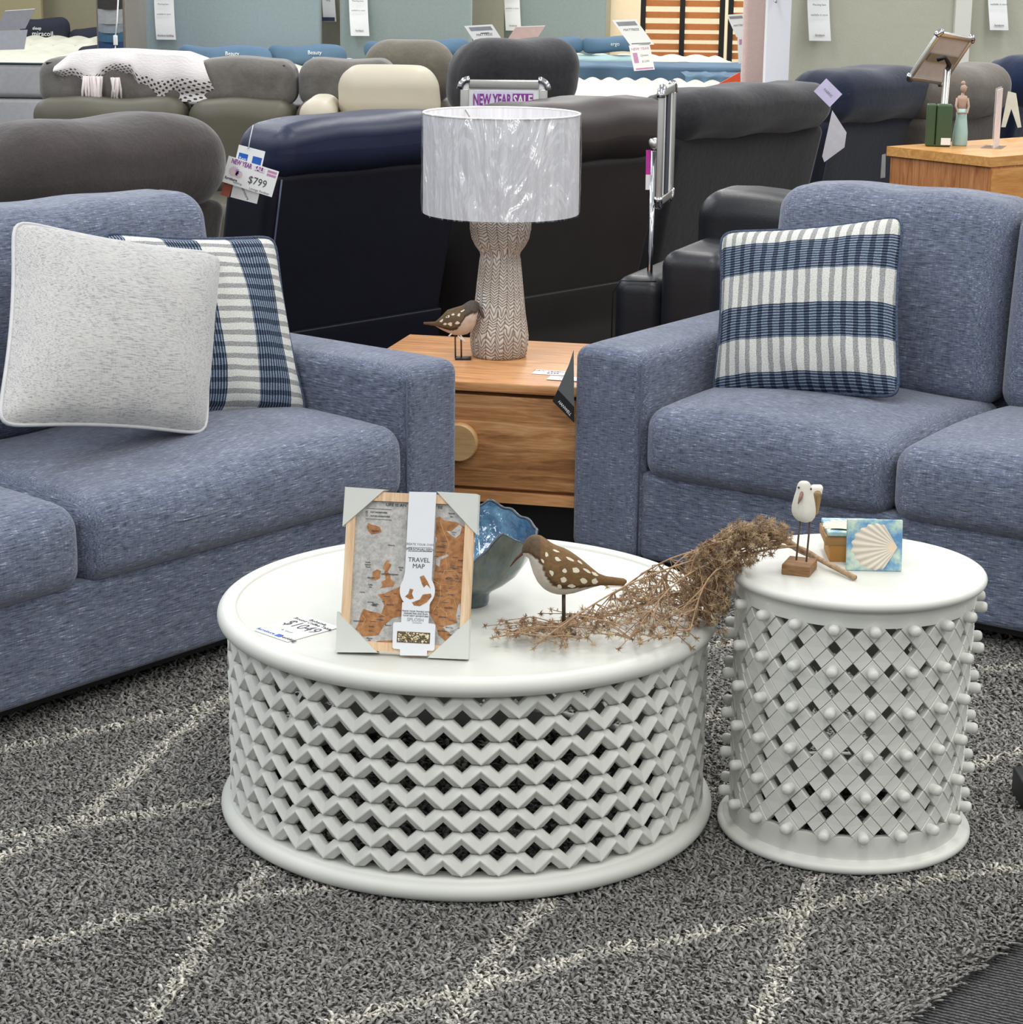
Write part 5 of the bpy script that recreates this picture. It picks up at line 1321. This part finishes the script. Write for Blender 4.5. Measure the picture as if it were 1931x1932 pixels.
bpillow(425,106,15.6,.66,.15,bluep,'blue pillow, left one of two behind the grey sofa',[('Beauty',.036,.06,.025),('ergo',.042,.08,-.012)],tilt=.1)
bpillow(580,104,15.7,.56,.15,bluep,'blue pillow, right one of two behind the grey sofa',[('Beauty',.036,.06,.025),('ergo',.042,.08,-.012)],tilt=.1)
bed(PX(690,14.8),PX(905,14.8),14.4,16.5,.70,'bed behind the cream recliner with teal blue pillows')
bpillow(748,94,15.7,.46,.14,bluep,'blue pillow at left end of the bed behind cream recliner',[('ergo',.040,.0,.01)],tilt=.1)
bpillow(836,92,15.8,.40,.14,bluep,'blue pillow beside the white bed card',[('ergo',.040,.0,.01)],tilt=.1)
bed(PX(925,15.6),PX(1420,15.6),15.2,17.3,.68,'wide bed with cream quilted top and blue runner at its foot',lobes=(10,5),band=False)
bpillow(1052,86,16.6,.40,.12,bluep,'blue pillow right of the pink bed card',[('ergo',.036,-.0,.01)],tilt=.1)
bpillow(1150,84,16.6,.42,.12,bluep,'blue pillow beside the bright doorway on wide bed',[('ergo',.036,.04,.01)],tilt=.1)
def drape(name,x0,x1,y0,y1,z,h,mat,lab,w2=.02):
    def f(u,v):
        x=x0+(x1-x0)*u; 
        if v<.5: return (x,y1+(y0-y1)*v*2,z+.012*math.sin(u*21)*math.sin(v*9))
        q=(v-.5)*2; return (x,y0-.02-.015*math.sin(u*25)*q,z-.005-h*q*(1-.12*math.sin(u*5+1)))
    o=MB().grid(50,16,f,flip=True).build(name,mat); tag(o,*lab); return o
drape('bed_sheet',PX(1000,16.2),PX(1215,16.2),16.0,16.6,.715,.06,sheet,('aqua folded sheet under blue pillows on the wide bed','sheet'))
drape('bed_sheet',PX(700,15.3),PX(895,15.3),15.1,15.7,.735,.07,sheet,('aqua folded sheet on the bed behind cream recliner','sheet'))
drape('bed_runner',PX(1060,15.1),PX(1418,15.1),15.12,15.75,.715,.12,bluep,('blue runner across the foot of the wide bed','bed runner'))
o=MB().rbox(PX(1082,14.4),PX(1260,14.4),14.2,14.5,.60,.66,.01,n=2,seg=2).build('bed_board',plain('rust_board',srgb(172,96,54),.5,var=.2,scale=6)); tag(o,'rust brown board end between the two right mattresses','board')
o=drape('bed_runner',PX(1300,13.4),PX(1425,13.4),13.7,14.1,.74,.04,bluep,('blue folded blanket at right end of the front mattress','blanket'))
bed(PX(1010,12.3),PX(1440,12.3),12.0,13.9,.70,'bed nearest the recliners with bright cream quilted top at right',lobes=(12,6))
q=[(1345,165),(1397,136),(1398,160)]
o=MB().prism([(aty(x,y,11.6)-aty(1345,165,11.6)).xz[:] for x,y in q],-.02,0,M=Matrix.Translation(aty(1345,165,11.6))@Matrix.Rotation(pi/2,4,'X')).build('orange_flag',plain('signal_orange',srgb(226,84,44),.6),smooth=False); tag(o,'bright orange folded cloth beside the pink headboard foot','cloth')
# ---------------------------------------------------------------- walls, headboards and panels
def slab(name,px0,px1,Y,mat,z1=2.7,th=.08,z0=0,st=True,lab=None):
    x0,x1=PX(px0,Y),PX(px1,Y); o=MB().box(x0,x1,Y,Y+th,z0,z1).build(name,mat,smooth=False)
    if st: struct(o)
    else: tag(o,*lab)
    return o
def headboard(px0,px1,Y,mat,lab,z1=1.5,lean=0):
    x0,x1=PX(px0,Y),PX(px1,Y); o=MB().rbox(x0,x1,Y,Y+.10,.02,z1,.03,n=4,seg=3).build('headboard',mat); tag(o,*lab); return o
sage=suede('sage_wall',srgb(186,186,170),.04,scale=3); 
slab('wall_back',-700,1150,20.3,plain('beige_wall',srgb(166,160,134),.9,var=.02),th=.1)
slab('wall_left',-400,83,19.9,plain('tan_wall',srgb(176,166,130),.9,var=.02))
slab('trim_1',240,266,16.2,plain('taupe_post',srgb(138,134,126),.8,var=.03),th=.3)
slab('wall_middle',600,950,17.2,plain('taupe_wall',srgb(150,146,130),.9,var=.03))
gb=suede('greyblue_fabric',srgb(150,164,168),.06,scale=40); gb2=suede('greygreen_fabric',srgb(146,158,156),.06,scale=40)
headboard(266,607,16.75,gb,('grey-blue upholstered headboard with long price tag, left of three','headboard'))
headboard(642,890,16.75,gb2,('grey-green upholstered headboard with price tag, middle of three','headboard'))
headboard(933,1142,17.45,gb2,('grey-green upholstered headboard above the wide bed, right of three','headboard'))
slab('wall_far',1135,1500,20.6,plain('warm_white_wall',srgb(255,238,208),.9,var=.02),th=.1)
area(PX(1270,19),19.0,2.6,2.4,.6,60,(1,.9,.75))
w_hot=slab('trim_2',1444,1488,12.6,plain('white_post',srgb(216,218,226),.6,var=.01),th=.12)
slab('wall_right',1486,1800,13.0,sage,th=.1)
slab('trim_3',1796,1826,12.95,plain('white_strip',srgb(224,224,214),.6,var=.01),th=.12)
slab('wall_right_far',1824,2300,13.0,sage,th=.1)
o=headboard(1400,1447,13.6,suede('blush_fabric',srgb(196,172,170),.06,scale=40),('blush pink upholstered headboard beside the white post','headboard'),z1=1.24)
# hook
h0=aty(1464,0,12.57); o=MB().tube([(h0.x,12.59,h0.z+.05),(h0.x+.004,12.56,h0.z+.0),(h0.x,12.54,h0.z-.012),(h0.x-.012,12.53,h0.z-.004)],.006,8).build('wall_hook',M['chrome']); tag(o,'small metal hook on the white post','hook')
# slatted bed base leaning against the far wall
Ybs=18.2; sb=empty('slatted_bed_base',T(0,Ybs,0),'black framed bed base with orange timber slats standing upright','bed base')
sl_m=plain('orange_slat',srgb(206,126,66),.5,var=.06)
zt_=1.35
for px in (1213,1287,1362,1378): 
    x=PX(px,Ybs,60); MB().box(x-.02,x+.02,-.03,.02,0,zt_).build('frame_bar',M['black'],sb,smooth=False)
for py in (-30,-12,6,28,50,69,88,104,122,140):
    z=aty(1300,py,Ybs).z
    for (p,q) in ((1216,1357),(1380,1424)): MB().box(PX(p,Ybs,60),PX(q,Ybs,60),.0,.012,z-.028,z+.022).build('slat',sl_m,sb,smooth=False)
# ---------------------------------------------------------------- price tags on headboards and walls
def longtag(px0,px1,py1,Y,lab,lines,curve=.02):
    A=aty(px0,py1,Y); B=aty(px1,py1,Y); w_=(B.x-A.x); zt2=aty(px0,-60,Y).z; h_=zt2-A.z; c=(A.x+B.x)/2
    root=empty('price_tag',T(c,Y,A.z),lab,'price tag','long paper price tags on the panels')
    MB().grid(4,20,lambda u,v:((u-.5)*w_+ (1-v)**2*.02,-.01-.018*math.sin(v*5+1)*(1-v*.4)-.02*(1-v)**3,v*h_)).build('paper',M['card'],root)
    ts=[text(s,sz,T((1-zf_)**2*.02,-.052,zf_*h_)@Matrix.Rotation(pi/2,4,'X'),M['ink'],root,ext=.001,sx=.85) for s,sz,zf_ in lines]; join_texts(ts)
    return root
longtag(292,329,74,16.70,'long paper price tag on the left grey-blue headboard',[('Queen',.026,.93),('Headboard',.026,.82),('$899',.042,.66),('Matching base',.017,.50),('available in store',.018,.36),('furniture bedding',.02,.06)])
longtag(658,693,67,16.70,'long paper price tag on the middle grey-green headboard',[('Bed',.026,.92),('$799',.042,.72),('Matching base',.018,.52),('available in store',.018,.38),('furniture',.02,.08)])
longtag(950,979,57,17.40,'long paper price tag on the headboard above wide bed',[('$799',.042,.72),('Matching base',.018,.52),('available in store',.018,.36),('furniture',.02,.08)])
longtag(1519,1560,76,12.95,'long paper price tag on the sage wall near the white post',[('King Headboard',.020,.88),('$1399',.036,.70),('Matching base',.016,.5),('available in store',.017,.36),('furniture',.018,.08)])
longtag(1859,1894,56,12.95,'long paper price tag on the sage wall at far right',[('$2199',.036,.78),('Matching base',.016,.58),('available in store',.017,.42),('furniture',.018,.08)])
longtag(607,631,40,17.10,'long paper price tag with navy footer on the taupe wall',[('Mattress',.02,.75),('Queen',.02,.55),('King',.02,.40)])
A=aty(607,40,17.0);B=aty(631,33,17.0); o=MB().box(A.x,B.x,17.03,17.04,A.z,B.z).build('tag_footer',plain('navy_footer',srgb(44,54,92),.5),smooth=False); tag(o,'small navy printed footer strip on the taupe wall price tag','label')
# bed information cards
def infocard(c,Y,lab,col,lines=(),blocks=(),dy=.0,slant=None):
    TLp,TRp,BLp_,=[aty(*q,Y) for q in c]; Mc=frame((TRp+BLp_)/2,TRp-TLp,TLp-BLp_)
    A_,B_,C_=[(Mc.inverted()@p) for p in (TLp,TRp,BLp_)]; D_=B_+C_-A_
    o=MB().prism([p.xy[:] for p in (A_,B_,D_,C_)],-.003,0).build('bed_card',col,M=Mc,smooth=False); tag(o,lab,'sign')
    e1=B_-A_; e2=C_-A_; ts=[]
    for s,sz,u,v,m_ in lines: p=A_+e1*u+e2*v; ts.append(text(s,sz,T(p.x,p.y,.001),M[m_],o))
    for (u0,v0,u1,v1,m_) in blocks:
        P4=[A_+e1*u+e2*v for u,v in ((u0,v0),(u1,v0),(u1,v1),(u0,v1))]; ts.append(MB().prism([p.xy[:] for p in P4],0,.001).build('l',M[m_],o,smooth=False))
    if ts: join_texts(ts,'print')
    return o
infocard(((876,49),(929,46),(910,100)),14.2,'white printed bed card leaning left, beside the pink one',M['card'],[('MATTRESS',.022,.5,.35,'ink'),('Queen 1599',.018,.5,.6,'ink')],[(.12,.06,.9,.2,'greyink'),(.4,.28,.7,.31,'ink'),(.1,.86,.9,.90,'ink')])
infocard(((974,50),(1030,48),(941,100)),14.1,'translucent pinkish bed card leaning right',plain('pink_acrylic',srgb(204,176,170),.3),[],[(.02,.0,.98,.03,'card')])
infocard(((1155,38),(1200,36),(1190,86)),13.5,'upper white printed bed card near the bright doorway',M['card'],[('MATTRESS',.02,.5,.4,'ink')],[(.1,.08,.9,.24,'greyink'),(.1,.92,.9,.95,'ink')])
infocard(((1187,86),(1226,83),(1197,134)),13.5,'lower bed card with pink print near the bright doorway',M['card'],[('NEW YEAR',.022,.5,.16,'pinkink'),('Queen',.018,.65,.42,'greyink'),('$1299',.018,.65,.66,'greyink')],[(.1,.9,.95,.97,'pinkink'),(.1,.3,.32,.7,'pinkink')])
infocard(((1371,28),(1402,26),(1390,70)),13.9,'small white bed card in front of the pink headboard',M['card'],[('MATTRESS',.016,.5,.5,'ink')],[(.1,.08,.9,.2,'greyink')])
infocard(((1392,70),(1407,68),(1394,120)),13.9,'narrow bed card with pink print under the small white one',M['card'],[],[(.2,.1,.8,.3,'pinkink')])
infocard(((10,20),(66,16),(-8,58)),14.6,'grey upper display card at far left bed',plain('grey_card',srgb(150,150,156),.5),[],[(0,0,1,.04,'card')])
infocard(((-8,58),(52,56),(-14,95)),14.6,'pale grey lower display card at far left bed',plain('grey_card_b',srgb(176,176,182),.5))
# swatch column
YW=14.9
sc2=empty('swatch_stand',T(PX(213,YW),YW,0),'narrow display stand of hanging fabric swatches','display stand')
x0_,x1_=PX(186,YW)-PX(213,YW),PX(240,YW)-PX(213,YW)
MB().box(x0_,x1_,0,.05,0,1.6).build('stand_board',plain('stand_taupe',srgb(132,124,112),.7),sc2,smooth=False)
tops=[(-30,16,srgb(58,54,52)),(17,44,srgb(150,152,150)),(44,61,srgb(124,132,138)),(60,78,srgb(60,92,116)),(78,95,srgb(44,66,100)),(96,110,srgb(150,134,118)),(110,150,srgb(158,144,128))]
for i,(y0_,y1_,c_) in enumerate(tops):
    za,zb_=aty(213,y0_,YW).z,aty(213,y1_,YW).z
    MB().grid(10,6,lambda u,v:(x0_*.86+(x1_-x0_)*.86*u,-.012-.014*math.sin(pi*u)*(1-v)-.004*i%3,zb_+(za-zb_)*v+(-.006*math.sin(pi*u) if v<.1 else 0))).build('swatch',suede('swatch_%d'%i,c_,.15,scale=40),sc2)
m=MB(); pts=[(aty(224,-20,YW-.06)),(aty(221,40,YW-.06)),(aty(218,66,YW-.06))]
iw=sc2.matrix_world.inverted()
cd=empty('cable_switch',T(0,YW-.06,0),'white cable with an inline switch in front of the swatches','cable')
ic=cd.matrix_world.inverted()
MB().tube([ic@p for p in pts],.005,6).tube([ic@aty(218,84,YW-.06),ic@aty(216,125,YW-.06)],.004,6).build('cable',M['card'],cd)
c_=ic@aty(218,76,YW-.06); MB().rbox(c_.x-.014,c_.x+.014,-.012,.012,c_.z-.033,c_.z+.033,.006,n=2,seg=3).build('switch',M['card'],cd)
